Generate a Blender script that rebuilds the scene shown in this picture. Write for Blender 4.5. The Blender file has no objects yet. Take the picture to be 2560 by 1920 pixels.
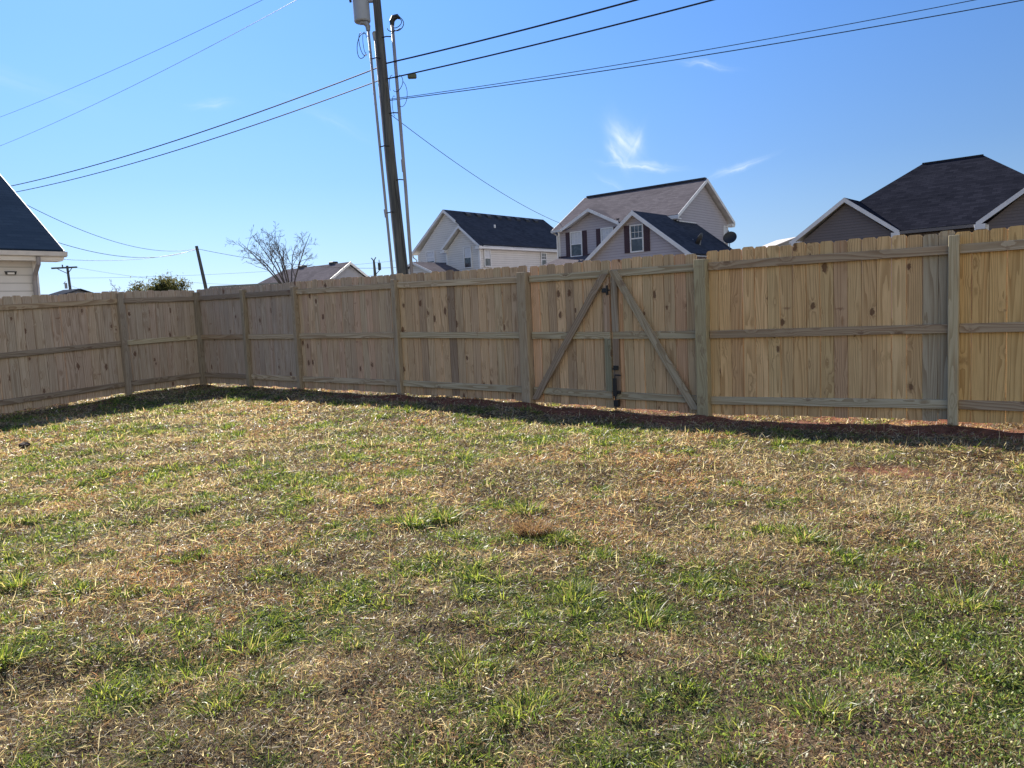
import bpy, bmesh, math, random
import numpy as np
from mathutils import Vector, Matrix
R = math.radians
random.seed(7)
scene = bpy.context.scene
col = scene.collection

# ------------------------------------------------------------------ camera
cam_d = bpy.data.cameras.new('camera'); cam = bpy.data.objects.new('camera', cam_d); col.objects.link(cam)
cam_d.sensor_width = 36.0; cam_d.lens = 36.0 * 1923 / 2560; cam_d.clip_start = 0.05; cam_d.clip_end = 3000
p_, ph_ = R(5.35), R(2.7)
fw = Vector((0, math.cos(p_), -math.sin(p_))); r0 = Vector((1, 0, 0)); u0 = Vector((0, math.sin(p_), math.cos(p_)))
rr = r0 * math.cos(ph_) - u0 * math.sin(ph_); uu = r0 * math.sin(ph_) + u0 * math.cos(ph_)
cam.matrix_world = Matrix(((rr.x, uu.x, -fw.x, 0), (rr.y, uu.y, -fw.y, 0), (rr.z, uu.z, -fw.z, 1.45), (0, 0, 0, 1)))
scene.camera = cam

# ------------------------------------------------------------------ light, sky, exposure
SUN_EL = R(34); SUN_AZ = R(26.6)            # azimuth measured from +Y towards -X
sdir = Vector((-math.sin(SUN_AZ) * math.cos(SUN_EL), math.cos(SUN_AZ) * math.cos(SUN_EL), math.sin(SUN_EL)))
sl = bpy.data.lights.new('sun', 'SUN'); sl.energy = 5.0; sl.angle = R(0.5); sl.color = (1.0, 0.93, 0.82)
so = bpy.data.objects.new('sun', sl); col.objects.link(so); so.rotation_euler = sdir.to_track_quat('Z', 'Y').to_euler()
scene.view_settings.view_transform = 'Standard'; scene.view_settings.look = 'None'
scene.view_settings.exposure = 1.22; scene.view_settings.gamma = 1.0; scene.view_settings.use_curve_mapping = False
w = bpy.data.worlds.new('World'); scene.world = w; w.use_nodes = True
nt = w.node_tree; nt.nodes.clear()
def wn(t, **k):
    n = nt.nodes.new(t)
    for a, b in k.items(): setattr(n, a, b)
    return n
out = wn('ShaderNodeOutputWorld'); bg = wn('ShaderNodeBackground'); bg.inputs[1].default_value = 0.13
sky = wn('ShaderNodeTexSky', sky_type='NISHITA', sun_disc=False, sun_elevation=SUN_EL, sun_rotation=-SUN_AZ)
sky.altitude = 200; sky.air_density = 1.0; sky.dust_density = 0.6; sky.ozone_density = 2.0
tc = wn('ShaderNodeTexCoord')
def vmath(op, a, b=None):
    n = wn('ShaderNodeVectorMath', operation=op)
    for i, v in enumerate((a, b)):
        if v is None: continue
        if hasattr(v, 'links'): nt.links.new(v, n.inputs[i])
        else: n.inputs[i].default_value = v
    return n
def smath(op, a, b=None, clamp=False):
    n = wn('ShaderNodeMath', operation=op, use_clamp=clamp)
    for i, v in enumerate((a, b)):
        if v is None: continue
        if hasattr(v, 'links'): nt.links.new(v, n.inputs[i])
        else: n.inputs[i].default_value = v
    return n.outputs[0]
# thin cirrus wisps: elongated noise inside soft ellipses fixed in sky directions
wisps = [  # centre direction, angle of long axis (deg), half length, half width (radians), strength
    ((0.1545, 0.9665, 0.2035), -60, .030, .017, .42), ((0.1500, 0.966, 0.2080), -52, .022, .010, .75), ((0.1430, 0.9729, 0.1890), -62, .020, .008, .85),
    ((0.1640, 0.9680, 0.1960), 62, .020, .0075, .6), ((0.1720, 0.9689, 0.1715), -9, .036, .0042, .9),
    ((0.2864, 0.9448, 0.1594), 17, .030, .0042, .7), ((-0.3287, 0.910, 0.2529), 4, .022, .005, .35),
    ((0.2442, 0.9292, 0.2776), -14, .026, .0035, .5), ((-0.2009, 0.9499, 0.2393), -25, .05, .008, .13),
    ((-0.52, 0.81, 0.27), -15, .09, .012, .14), ((0.1365, 0.9786, 0.1539), -30, .02, .004, .2)]
nz = wn('ShaderNodeTexNoise'); nz.inputs['Scale'].default_value = 26; nz.inputs['Detail'].default_value = 5
nt.links.new(tc.outputs['Generated'], nz.inputs['Vector'])
warp = vmath('SCALE', vmath('SUBTRACT', nz.outputs['Color'], (.5, .5, .5)).outputs[0]); warp.inputs['Scale'].default_value = .022
wdir = vmath('ADD', tc.outputs['Generated'], warp.outputs[0]).outputs[0]
tot = None
for c, ang, a_, b_, st in wisps:
    c = Vector(c).normalized(); e1 = c.cross(Vector((0, 0, 1))).normalized(); e2 = e1.cross(c)
    t1 = e1 * math.cos(R(ang)) + e2 * math.sin(R(ang)); t2 = e2 * math.cos(R(ang)) - e1 * math.sin(R(ang))
    dd = vmath('SUBTRACT', wdir, tuple(c)).outputs[0]
    A = vmath('DOT_PRODUCT', dd, tuple(t1 / a_)).outputs['Value']; B = vmath('DOT_PRODUCT', dd, tuple(t2 / b_)).outputs['Value']
    q = smath('ADD', smath('MULTIPLY', A, A), smath('MULTIPLY', B, B))
    m = smath('MULTIPLY', smath('EXPONENT', smath('MULTIPLY', q, -1.3)), st)
    st_n = wn('ShaderNodeTexNoise'); st_n.inputs['Scale'].default_value = 1.0; st_n.inputs['Detail'].default_value = 4
    cmb = wn('ShaderNodeCombineXYZ'); nt.links.new(smath('MULTIPLY', A, .8), cmb.inputs[0]); nt.links.new(smath('MULTIPLY', B, 1.5), cmb.inputs[1])
    nt.links.new(cmb.outputs[0], st_n.inputs['Vector'])
    m = smath('MULTIPLY', m, smath('MULTIPLY', smath('SUBTRACT', st_n.outputs['Fac'], .22), 2.1, True))
    tot = m if tot is None else smath('ADD', tot, m)
fac = smath('MULTIPLY', tot, 0.74, True)
# clear deep-blue sky: elevation gradient, brighter towards the sun's side, over a little of the physical sky
sepd = wn('ShaderNodeSeparateXYZ'); nt.links.new(tc.outputs['Generated'], sepd.inputs[0])
rmp = wn('ShaderNodeValToRGB'); nt.links.new(sepd.outputs[2], rmp.inputs[0]); cr_ = rmp.color_ramp; cr_.interpolation = 'B_SPLINE'
stops = [(0.0, (2.75, 3.45, 4.2)), (.07, (1.72, 2.8, 4.12)), (.17, (.93, 2.0, 4.02)), (.32, (.59, 1.54, 3.85)), (.55, (.41, 1.16, 3.25)), (1.0, (.34, .9, 2.7))]
while len(cr_.elements) < len(stops): cr_.elements.new(.5)
for e_, (p1_, c1_) in zip(cr_.elements, stops): e_.position = p1_; e_.color = (c1_[0] / 5, c1_[1] / 5, c1_[2] / 5, 1)
sunh = vmath('DOT_PRODUCT', tc.outputs['Generated'], tuple(sdir)).outputs['Value']
gl_ = smath('POWER', smath('MAXIMUM', sunh, 0.0), 3.0)
gain = smath('ADD', 2.55, smath('MULTIPLY', gl_, 3.9))
scl = vmath('SCALE', rmp.outputs[0]); nt.links.new(gain, scl.inputs['Scale'])
# made-up fill glow added low in the half of the sky away from the sun (it lights the shaded side of everything)
bk = smath('MULTIPLY', smath('SUBTRACT', .10, sunh), 1.3, True); bk = smath('MULTIPLY', bk, smath('SUBTRACT', 1.05, smath('MULTIPLY', sepd.outputs[2], .8), True))
fill_mx = wn('ShaderNodeMix', data_type='RGBA'); nt.links.new(bk, fill_mx.inputs[0]); nt.links.new(scl.outputs[0], fill_mx.inputs[6]); fill_mx.inputs[7].default_value = (4.2, 4.2, 3.75, 1)
mx0 = wn('ShaderNodeMix', data_type='RGBA'); mx0.inputs[0].default_value = .035; nt.links.new(fill_mx.outputs[2], mx0.inputs[6]); nt.links.new(sky.outputs[0], mx0.inputs[7])
mx = wn('ShaderNodeMix', data_type='RGBA'); nt.links.new(fac, mx.inputs[0]); nt.links.new(mx0.outputs[2], mx.inputs[6])
mx.inputs[7].default_value = (3.2, 3.6, 4.1, 1)
nt.links.new(mx.outputs[2], bg.inputs[0]); nt.links.new(bg.outputs[0], out.inputs[0])
scene.cycles.max_bounces = 8; scene.cycles.diffuse_bounces = 4; scene.cycles.transmission_bounces = 4
try: scene.cycles.use_denoising = True
except Exception: pass

# ------------------------------------------------------------------ helpers
def tag(o, label=None, cat=None, group=None, kind=None):
    if label: o['label'] = label
    if cat: o['category'] = cat
    if group: o['group'] = group
    if kind: o['kind'] = kind
    return o
def empty(name, loc=(0, 0, 0), rz=0):
    o = bpy.data.objects.new(name, None); col.objects.link(o); o.location = loc; o.rotation_euler = (0, 0, rz)
    o.empty_display_size = .2
    return o
class MB:
    """collects geometry; build() links it as ONE mesh object"""
    def __init__(s): s.v = []; s.f = []; s.bp = []; s.bc = []; s.uv = []
    def add(s, vs, fs, bp=None, bc=None, uvs=None):
        n = len(s.v); s.v += [tuple(v) for v in vs]
        for f in fs: s.f.append([n + i for i in f])
        if bp is not None: s.bp += bp; s.bc += [bc] * len(vs)
        if uvs is not None: s.uv += uvs
    def box(s, c0, c1):
        x0, y0, z0 = c0; x1, y1, z1 = c1
        s.add([(x0, y0, z0), (x1, y0, z0), (x1, y1, z0), (x0, y1, z0), (x0, y0, z1), (x1, y0, z1), (x1, y1, z1), (x0, y1, z1)],
              [(0, 3, 2, 1), (4, 5, 6, 7), (0, 1, 5, 4), (1, 2, 6, 5), (2, 3, 7, 6), (3, 0, 4, 7)])
    def tube(s, pts, rad, n=8, cap=True):
        pts = [Vector(p) for p in pts]; k = len(pts)
        if not hasattr(rad, '__len__'): rad = [rad] * k
        base = len(s.v); ref = None
        for i, p in enumerate(pts):
            t = (pts[min(i + 1, k - 1)] - pts[max(i - 1, 0)]).normalized()
            if ref is None: ref = t.orthogonal().normalized()
            a = (ref - t * ref.dot(t)); a = a.normalized() if a.length > 1e-6 else t.orthogonal().normalized(); ref = a
            b = t.cross(a)
            for j in range(n):
                an = 2 * math.pi * j / n; s.v.append(tuple(p + (a * math.cos(an) + b * math.sin(an)) * rad[i]))
        for i in range(k - 1):
            for j in range(n):
                s.f.append([base + i * n + j, base + i * n + (j + 1) % n, base + (i + 1) * n + (j + 1) % n, base + (i + 1) * n + j])
        if cap:
            s.f.append([base + j for j in range(n)][::-1]); s.f.append([base + (k - 1) * n + j for j in range(n)])
    def prism(s, poly, off):
        """polygon (3D points) extruded by vector off"""
        poly = [Vector(p) for p in poly]; off = Vector(off); n = len(poly)
        s.add(poly + [p + off for p in poly], [list(range(n))[::-1], [n + i for i in range(n)]] + [[i, (i + 1) % n, n + (i + 1) % n, n + i] for i in range(n)])
    def board(s, O, ax, ay, az, w_, t_, L, colr, dog=0.0, rnd=None):
        """board: width w_ along ax, thickness t_ along ay, length L along az, base-left-back corner O; dog = cut corner"""
        O = Vector(O); off = (random.uniform(0, 60), random.uniform(0, 60), random.uniform(0, 60))
        if dog: prof = [(0, 0), (w_, 0), (w_, L - dog), (w_ - dog, L), (dog, L), (0, L - dog)]
        else: prof = [(0, 0), (w_, 0), (w_, L), (0, L)]
        vs = []; bp = []
        for y in (0, t_):
            for (x, z) in prof:
                xi = x if not (dog and y == 0) else (w_ / 2 + (x - w_ / 2) * (1 - .0054 / w_))
                vs.append(O + ax * xi + ay * y + az * z); bp.append((x - w_ / 2 + off[0], y + off[1], z + off[2]))
        n = len(prof)
        s.add(vs, [list(range(n)), [n + i for i in range(n)][::-1]] + [[(i + 1) % n, i, n + i, n + (i + 1) % n] for i in range(n)], bp, colr)
    def build(s, name, m, parent=None, smooth=False, bevel=0):
        me = bpy.data.meshes.new(name); me.from_pydata(s.v, [], s.f)
        if s.bp:
            a = me.attributes.new('bp', 'FLOAT_VECTOR', 'POINT'); a.data.foreach_set('vector', np.array(s.bp, dtype=np.float32).ravel())
            a = me.attributes.new('bc', 'FLOAT_VECTOR', 'POINT'); a.data.foreach_set('vector', np.array(s.bc, dtype=np.float32).ravel())
        bm = bmesh.new(); bm.from_mesh(me); bmesh.ops.recalc_face_normals(bm, faces=bm.faces); bm.to_mesh(me); bm.free()
        if smooth:
            for p in me.polygons: p.use_smooth = True
        me.materials.append(m); o = bpy.data.objects.new(name, me); col.objects.link(o)
        if parent: o.parent = parent
        if bevel:
            b = o.modifiers.new('b', 'BEVEL'); b.width = bevel; b.segments = 1; b.limit_method = 'ANGLE'
        return o

def build_split(mb, name, m, parent, bevel=0):
    """every connected piece becomes a part of its own"""
    par = list(range(len(mb.v)))
    def find(i):
        while par[i] != i: par[i] = par[par[i]]; i = par[i]
        return i
    for f in mb.f:
        r_ = find(f[0])
        for j in f[1:]: par[find(j)] = r_
    grp = {}
    for f in mb.f: grp.setdefault(find(f[0]), []).append(f)
    outl = []
    for fs in grp.values():
        ids = sorted({i for f in fs for i in f}); mp = {i: k for k, i in enumerate(ids)}; q = MB(); q.add([mb.v[i] for i in ids], [[mp[i] for i in f] for f in fs]); outl.append(q.build(name, m, parent, bevel=bevel))
    return outl
def mat(name):
    m = bpy.data.materials.new(name); m.use_nodes = True
    b = m.node_tree.nodes['Principled BSDF']
    return m, m.node_tree, b
class NT:
    def __init__(s, t): s.t = t
    def n(s, ty, ins=None, **k):
        n = s.t.nodes.new(ty)
        for a, b in k.items(): setattr(n, a, b)
        for i, v in (ins or {}).items():
            if hasattr(v, 'links'): s.t.links.new(v, n.inputs[i])
            else: n.inputs[i].default_value = v
        return n
    def m(s, op, a, b=0.0, c=None, clamp=False):
        ins = {0: a, 1: b}
        if c is not None: ins[2] = c
        return s.n('ShaderNodeMath', ins, operation=op, use_clamp=clamp).outputs[0]
    def v(s, op, a, b): return s.n('ShaderNodeVectorMath', {0: a, 1: b}, operation=op).outputs[0]
    def noise(s, vec, scale=1.0, detail=3, rough=.5, out='Fac'):
        return s.n('ShaderNodeTexNoise', {'Vector': vec, 'Scale': scale, 'Detail': detail, 'Roughness': rough}).outputs[out]
    def mix(s, f, a, b, blend='MIX'): return s.n('ShaderNodeMix', {0: f, 6: a, 7: b}, data_type='RGBA', blend_type=blend).outputs[2]
    def ramp(s, f, lo, hi, a=0.0, b=1.0): return s.n('ShaderNodeMapRange', {0: f, 1: lo, 2: hi, 3: a, 4: b}, interpolation_type='SMOOTHSTEP').outputs[0]
    def bump(s, h, st, dist, bsdf):
        b = s.n('ShaderNodeBump', {'Height': h, 'Strength': st, 'Distance': dist}); s.t.links.new(b.outputs[0], bsdf.inputs['Normal'])
    def l(s, a, b): s.t.links.new(a, b)

def rgb(*c): return (c[0], c[1], c[2], 1)

def wood_mat(name, grain=1.0, knots=1.0, lin=26.0, amp=11.0, fx=9.0, fz=.55, lo=.30):
    m, t, b = mat(name); N = NT(t)
    P = N.n('ShaderNodeAttribute', attribute_name='bp').outputs['Vector']
    C = N.n('ShaderNodeAttribute', attribute_name='bc').outputs['Vector']
    # knots: one random point per 20 cm cell, some kept
    wob = N.v('MULTIPLY', N.v('SUBTRACT', N.noise(P, 34, 3, .6, 'Color'), (.5, .5, .5)), (.045, .0, .06))
    kp = N.v('MULTIPLY', N.v('ADD', P, wob), (1.0, .0, .55))
    vo = N.n('ShaderNodeTexVoronoi', {'Vector': kp, 'Scale': 7.0, 'Randomness': 1.0}, feature='F1')
    keep = N.m('GREATER_THAN', N.n('ShaderNodeSeparateColor', {0: vo.outputs['Color']}).outputs[0], 0.22)
    rz_ = N.n('ShaderNodeSeparateColor', {0: vo.outputs['Color']}).outputs[1]; size = N.m('SUBTRACT', N.m('MULTIPLY', N.m('MULTIPLY', rz_, rz_), .17), .022)
    dd = N.m('SUBTRACT', vo.outputs['Distance'], size)
    kmask = N.m('MULTIPLY', N.ramp(dd, .075, .03), keep)
    halo = N.m('MULTIPLY', N.ramp(vo.outputs['Distance'], .42, .05), keep)
    kp2 = N.v('MULTIPLY', N.v('ADD', P, wob), (.45, .0, 1.6))
    vo2 = N.n('ShaderNodeTexVoronoi', {'Vector': kp2, 'Scale': 4.2, 'Randomness': 1.0}, feature='F1'); cs2 = N.n('ShaderNodeSeparateColor', {0: vo2.outputs['Color']})
    dash = N.m('MULTIPLY', N.m('MULTIPLY', N.ramp(vo2.outputs['Distance'], .13, .04), N.m('GREATER_THAN', cs2.outputs[0], .70)), .8)
    # growth rings as contour lines of a stretched field
    field = N.noise(N.v('MULTIPLY', P, (fx, fx, fz)), 1.0, 1.5, .45)
    field = N.m('ADD', N.m('MULTIPLY', field, amp), N.m('MULTIPLY', halo, 1.1))
    sp = N.n('ShaderNodeSeparateXYZ', {0: P}).outputs[0]
    field = N.m('ADD', field, N.m('MULTIPLY', sp, lin))
    ring = N.m('FRACT', field)
    ring = N.ramp(ring, lo, .97)
    fib = N.noise(N.v('MULTIPLY', P, (420.0, 420.0, 7.0)), 1.0, 2)
    blot = N.noise(N.v('MULTIPLY', P, (3.0, 3.0, 1.4)), 1.0, 3)
    streak = N.noise(N.v('MULTIPLY', P, (60.0, 60.0, .9)), 1.0, 2)
    darkc = N.mix(1.0, C, rgb(.46, .36, .27), 'MULTIPLY')
    c = N.mix(N.m('MULTIPLY', ring, .62 * grain, clamp=True), C, darkc)
    c = N.mix(N.ramp(fib, .35, .75, 0, .34), c, darkc)
    c = N.mix(N.ramp(blot, .5, .78, 0, .5), c, N.mix(1.0, C, rgb(.62, .60, .58), 'MULTIPLY'))
    c = N.mix(N.ramp(streak, .60, .8, 0, .5), c, N.mix(1.0, C, rgb(.70, .44, .28), 'MULTIPLY'))
    c = N.mix(N.m('MULTIPLY', N.m('SUBTRACT', halo, kmask, clamp=True), .25 * knots), c, rgb(.24, .13, .06))
    c = N.mix(N.m('MULTIPLY', dash, .75 * knots), c, rgb(.20, .09, .05))
    c = N.mix(N.m('MULTIPLY', kmask, .85 * knots), c, rgb(.125, .058, .032))
    N.l(c, b.inputs['Base Color']); b.inputs['Roughness'].default_value = .78; b.inputs['Specular IOR Level'].default_value = .25
    N.bump(N.m('ADD', N.m('MULTIPLY', ring, -.5), fib), .35, .002, b)
    return m
WOOD = wood_mat('pine_board', .95, 1.0, 30.0, 10.0, 8.0, .42); RAILWOOD = wood_mat('treated_rail', 1.1, .6, 22.0, 8.5, 8.0, .5, .2); POSTWOOD = wood_mat('treated_post', .75, .35)

def simple(name, c, rough=.6, metal=0, var=.0, scale=4.0, spec=.5):
    m, t, b = mat(name); N = NT(t)
    P = N.n('ShaderNodeTexCoord').outputs['Object']
    if var:
        n = N.noise(P, scale, 4)
        cc = N.mix(N.ramp(n, .35, .7), rgb(*c), rgb(*[x * (1 - var) for x in c])); N.l(cc, b.inputs['Base Color'])
    else: b.inputs['Base Color'].default_value = rgb(*c)
    b.inputs['Roughness'].default_value = rough; b.inputs['Metallic'].default_value = metal; b.inputs['Specular IOR Level'].default_value = spec
    return m
def siding_mat(name, c, lap=.115, wear=.1):
    m, t, b = mat(name); N = NT(t)
    P = N.n('ShaderNodeTexCoord').outputs['Object']; z = N.n('ShaderNodeSeparateXYZ', {0: P}).outputs[2]
    fr = N.m('FRACT', N.m('DIVIDE', z, lap))
    n = N.noise(P, 1.3, 4); n2 = N.noise(N.v('MULTIPLY', P, (2.0, 2.0, 12.0)), 1.0, 2)
    cc = N.mix(N.ramp(n, .35, .75, 0, .8), rgb(*c), rgb(*[x * (1 - wear) for x in c]))
    cc = N.mix(N.ramp(n2, .45, .7, 0, .5), cc, rgb(c[0] * .94, c[1] * .94, c[2] * .95))
    lap_shade = N.ramp(fr, .0, .26, 1, 0)        # shade line of each lap, painted into the colour
    cc = N.mix(N.m('MULTIPLY', lap_shade, .6), cc, rgb(*[x * .45 for x in c]))
    N.l(cc, b.inputs['Base Color']); b.inputs['Roughness'].default_value = .5; b.inputs['Specular IOR Level'].default_value = .3
    N.bump(N.m('SUBTRACT', 1.0, fr), 1.0, .012, b)
    return m
def shingle_mat(name, c1, c2, scale=1.0):
    m, t, b = mat(name); N = NT(t)
    uv = N.n('ShaderNodeAttribute', attribute_name='rp').outputs['Vector']
    br = N.n('ShaderNodeTexBrick', {'Vector': uv, 'Color1': rgb(0, 0, 0), 'Color2': rgb(1, 1, 1), 'Mortar': rgb(.1, .1, .1), 'Scale': 1.0, 'Mortar Size': .006, 'Bias': 0.0, 'Brick Width': .32 * scale, 'Row Height': .14 * scale})
    P = N.n('ShaderNodeTexCoord').outputs['Object']
    n = N.noise(P, .9, 4); g = N.noise(P, 90, 2); n3 = N.noise(N.v('MULTIPLY', uv, (1.2, 9, 1)), 1.0, 3)
    f = N.m('ADD', N.m('MULTIPLY', br.outputs['Color'], .45), N.m('MULTIPLY', g, .3)); f = N.m('ADD', f, N.m('MULTIPLY', n3, .3))
    cc = N.mix(N.m('MULTIPLY', f, 1.0, clamp=True), rgb(*c1), rgb(*c2))
    cc = N.mix(N.ramp(n, .4, .7, 0, .3), cc, rgb(*[x * .7 for x in c1]))
    N.l(cc, b.inputs['Base Color']); b.inputs['Roughness'].default_value = .95; b.inputs['Specular IOR Level'].default_value = .0
    row = N.m('FRACT', N.m('DIVIDE', N.n('ShaderNodeSeparateXYZ', {0: uv}).outputs[1], .14 * scale))
    N.bump(N.m('ADD', N.m('SUBTRACT', 1.0, row), N.m('MULTIPLY', br.outputs['Color'], .5)), .8, .012, b)
    return m
TRIM = simple('white_trim', (.74, .74, .74), .5, var=.12, scale=2); GUTTER = simple('gutter_metal', (.62, .62, .62), .4, var=.15)
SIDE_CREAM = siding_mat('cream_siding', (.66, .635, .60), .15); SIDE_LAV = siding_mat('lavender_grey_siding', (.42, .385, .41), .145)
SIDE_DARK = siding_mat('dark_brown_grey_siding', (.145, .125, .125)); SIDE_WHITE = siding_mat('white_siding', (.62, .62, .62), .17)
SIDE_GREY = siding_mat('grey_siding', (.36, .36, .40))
SH_TAN = shingle_mat('weathered_grey_shingle', (.088, .080, .086), (.165, .150, .160)); SH_NAVY = shingle_mat('charcoal_and_shaded_shingle', (.035, .04, .05), (.075, .082, .10))
SH_BLACK = shingle_mat('black_brown_shingle', (.009, .010, .015), (.034, .035, .047)); SH_BLUE = shingle_mat('dark_blue_shingle', (.020, .034, .056), (.034, .052, .08)); SH_GREEN = simple('green_metal_roof', (.008, .022, .024), .9, var=.2, spec=.05)
SHUTTER = simple('maroon_shutter', (.055, .022, .03), .5, var=.2, scale=6); BLIND = simple('window_blind', (.60, .62, .66), .6, var=.1, scale=8)
def glass_mat():
    m, t, b = mat('window_glass'); N = NT(t); P = N.n('ShaderNodeTexCoord').outputs['Object']
    N.l(N.mix(N.ramp(N.noise(P, 2.5, 3), .4, .65), rgb(.03, .035, .045), rgb(.10, .11, .13)), b.inputs['Base Color'])
    b.inputs['Roughness'].default_value = .04; b.inputs['Specular IOR Level'].default_value = .8
    N.bump(N.noise(P, 1.5, 1), .15, .02, b); return m
GLASS = glass_mat()
BLACK = simple('black_iron', (.015, .015, .017), .45, var=.3); WIRE = simple('black_cable', (.012, .012, .014), .6); WIREG = simple('grey_cable', (.10, .10, .11), .5)
GALV = simple('galvanised_steel', (.30, .31, .33), .5, .4, var=.2); PVC = simple('grey_conduit', (.30, .29, .31), .55, var=.2, scale=2)
TRANSF = simple('transformer_grey', (.36, .39, .43), .45, var=.1)
def pole_mat():
    m, t, b = mat('creosote_pole'); N = NT(t); P = N.n('ShaderNodeTexCoord').outputs['Object']
    n = N.noise(N.v('MULTIPLY', P, (14, 14, .8)), 1.0, 5, .6); n2 = N.noise(P, 5, 4)
    c = N.mix(N.ramp(n, .3, .7), rgb(.045, .048, .048), rgb(.125, .125, .115)); c = N.mix(N.ramp(n2, .6, .75, 0, .6), c, rgb(.12, .115, .095))
    N.l(c, b.inputs['Base Color']); b.inputs['Roughness'].default_value = .85; N.bump(n, .8, .02, b); return m
POLE = pole_mat()
BARK = simple('bare_bark', (.13, .11, .10), .8, var=.4, scale=12)

# ------------------------------------------------------------------ terrain height
rng = np.random.default_rng(11)
_lat = rng.random((64, 64, 6))
def vnoise(x, y, s, k=0):
    x = np.asarray(x, float) / s + 31.7 * k + 100; y = np.asarray(y, float) / s + 17.3 * k + 100
    xi = np.floor(x).astype(int); yi = np.floor(y).astype(int); fx = x - xi; fy = y - yi
    fx = fx * fx * (3 - 2 * fx); fy = fy * fy * (3 - 2 * fy); L = _lat[:, :, k % 6]
    g = lambda a, b: L[a % 64, b % 64]
    return (g(xi, yi) * (1 - fx) + g(xi + 1, yi) * fx) * (1 - fy) + (g(xi, yi + 1) * (1 - fx) + g(xi + 1, yi + 1) * fx) * fy
FD = np.array([.80476, -.59359]); FN = np.array([.59359, .80476]); FB = np.array([0, 10.638]); P2 = np.array([-6.0606, 15.1083])
def gz(x, y):
    x = np.asarray(x, float); y = np.asarray(y, float)
    z = .0205 * np.clip(y, -30, 16) + .009 * np.clip(y - 16, 0, 60)
    z = z - .065 * np.exp(-((x - 2.3) ** 2 + (y - 9) ** 2) / 4) - .07 * np.exp(-((x + 8.2) ** 2 + (y - 12) ** 2) / 4)
    r = np.exp(-((x ** 2 + y ** 2) / 900))
    z = z + r * (.045 * (vnoise(x, y, 1.1, 0) - .5) + .040 * (vnoise(x, y, .38, 1) - .5) + .026 * (vnoise(x, y, .15, 2) - .5))
    nf = (x - FB[0]) * FN[0] + (y - FB[1]) * FN[1]; s = (x - FB[0]) * FD[0] + (y - FB[1]) * FD[1]
    z = z - .035 * np.exp(-((nf - .22) / .30) ** 2) 
    # soil thrown up beside the posts and along the fence
    for sp in (-7.55, -6.03, -4.57, -2.15, .27, 2.8, 5.35): z = z + .035 * np.exp(-(((s - sp) / .25) ** 2 + ((nf + .12) / .25) ** 2))
    return z

# ------------------------------------------------------------------ ground sheet
def axis(lo, hi, fine, far, grow=1.18):
    a = list(np.arange(lo, hi, fine)); st = fine; x = a[-1]
    while x < far: st *= grow; x += st; a.append(x)
    st = fine; x = a[0]; pre = []
    while x > -far: st *= grow; x -= st; pre.append(x)
    return np.array(pre[::-1] + a)
xs = axis(-13, 10, .06, 900); ys = axis(-1, 17, .06, 900)
X, Y = np.meshgrid(xs, ys); Zg = gz(X, Y)
def soil_mask(x, y):
    nf = (x - FB[0]) * FN[0] + (y - FB[1]) * FN[1]; s = (x - FB[0]) * FD[0] + (y - FB[1]) * FD[1]; lt = (x - P2[0]) * FD[0] + (y - P2[1]) * FD[1]
    a = np.exp(-((nf + .30) / (.34 + .16 * np.clip((s - 1) / 2, 0, 1))) ** 2) * np.clip((s + 5) / 4, .12, 1) * (.35 + 1.0 * vnoise(x, y, .7, 3))
    d = np.exp(-((nf - .5) / .5) ** 2) * .8 * (vnoise(x, y, .5, 4))
    c = .3 * np.exp(-((lt - .2) / .3) ** 2)
    # worn patches out on the lawn
    e = .9 * np.clip((vnoise(x, y, 1.7, 5) - .66) * 6, 0, 1) * (.4 + .8 * vnoise(x, y, .3, 2)) * np.clip((x + 3) / 6, .1, 1)
    f = .48 * np.exp(-(((x - 3.0) / 1.3) ** 2 + ((y - 5.75) / .55) ** 2)) * (.2 + 1.1 * vnoise(x, y, .28, 1))
    return np.clip(np.maximum.reduce([a, d, c, e, f]), 0, 1)
def green_mask(x, y):
    g = .14 * vnoise(x, y, 1.4, 1) + .42 * vnoise(x, y, .36, 2) + .52 * vnoise(x, y, .14, 4)
    b = lambda cx, cy, rx, ry, k: k * np.exp(-(((x - cx) / rx) ** 2 + ((y - cy) / ry) ** 2))
    g = g + b(-.4, 7.2, 1.6, 1.0, .09) + b(-5.2, 8.6, 1.6, 1.4, .09) + b(1.9, 2.5, 1.0, .8, .07) + b(-.1, 2.9, .8, .6, .05)
    g = g - b(3.4, 5.2, 1.6, 1.3, .16) - b(-2.9, 11.0, 1.4, .8, .2) - b(-2.6, 6.2, 1.3, 1.6, .06) - b(.2, 6.0, 2.0, .8, .10) - b(1.6, 5.2, 1.2, .6, .08)
    return g - .6 * soil_mask(x, y)
me = bpy.data.meshes.new('ground'); nx, ny = len(xs), len(ys)
V_ = np.stack([X, Y, Zg], -1).reshape(-1, 3).astype(np.float32)
idx = np.arange(nx * ny).reshape(ny, nx); Q = np.stack([idx[:-1, :-1], idx[:-1, 1:], idx[1:, 1:], idx[1:, :-1]], -1).reshape(-1, 4)
def fill_mesh(me, V, F, smooth=False):
    k = F.shape[1]; me.vertices.add(len(V)); me.vertices.foreach_set('co', V.astype(np.float32).ravel())
    me.loops.add(F.size); me.loops.foreach_set('vertex_index', F.astype(np.int32).ravel())
    me.polygons.add(len(F)); me.polygons.foreach_set('loop_start', (np.arange(len(F)) * k).astype(np.int32))
    try: me.polygons.foreach_set('loop_total', np.full(len(F), k, dtype=np.int32))
    except Exception: pass
    if smooth: me.polygons.foreach_set('use_smooth', np.ones(len(F), dtype=bool))
    me.update(calc_edges=True)
fill_mesh(me, V_, Q, True)
a = me.attributes.new('soil', 'FLOAT', 'POINT'); a.data.foreach_set('value', soil_mask(X, Y).astype(np.float32).ravel())
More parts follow.
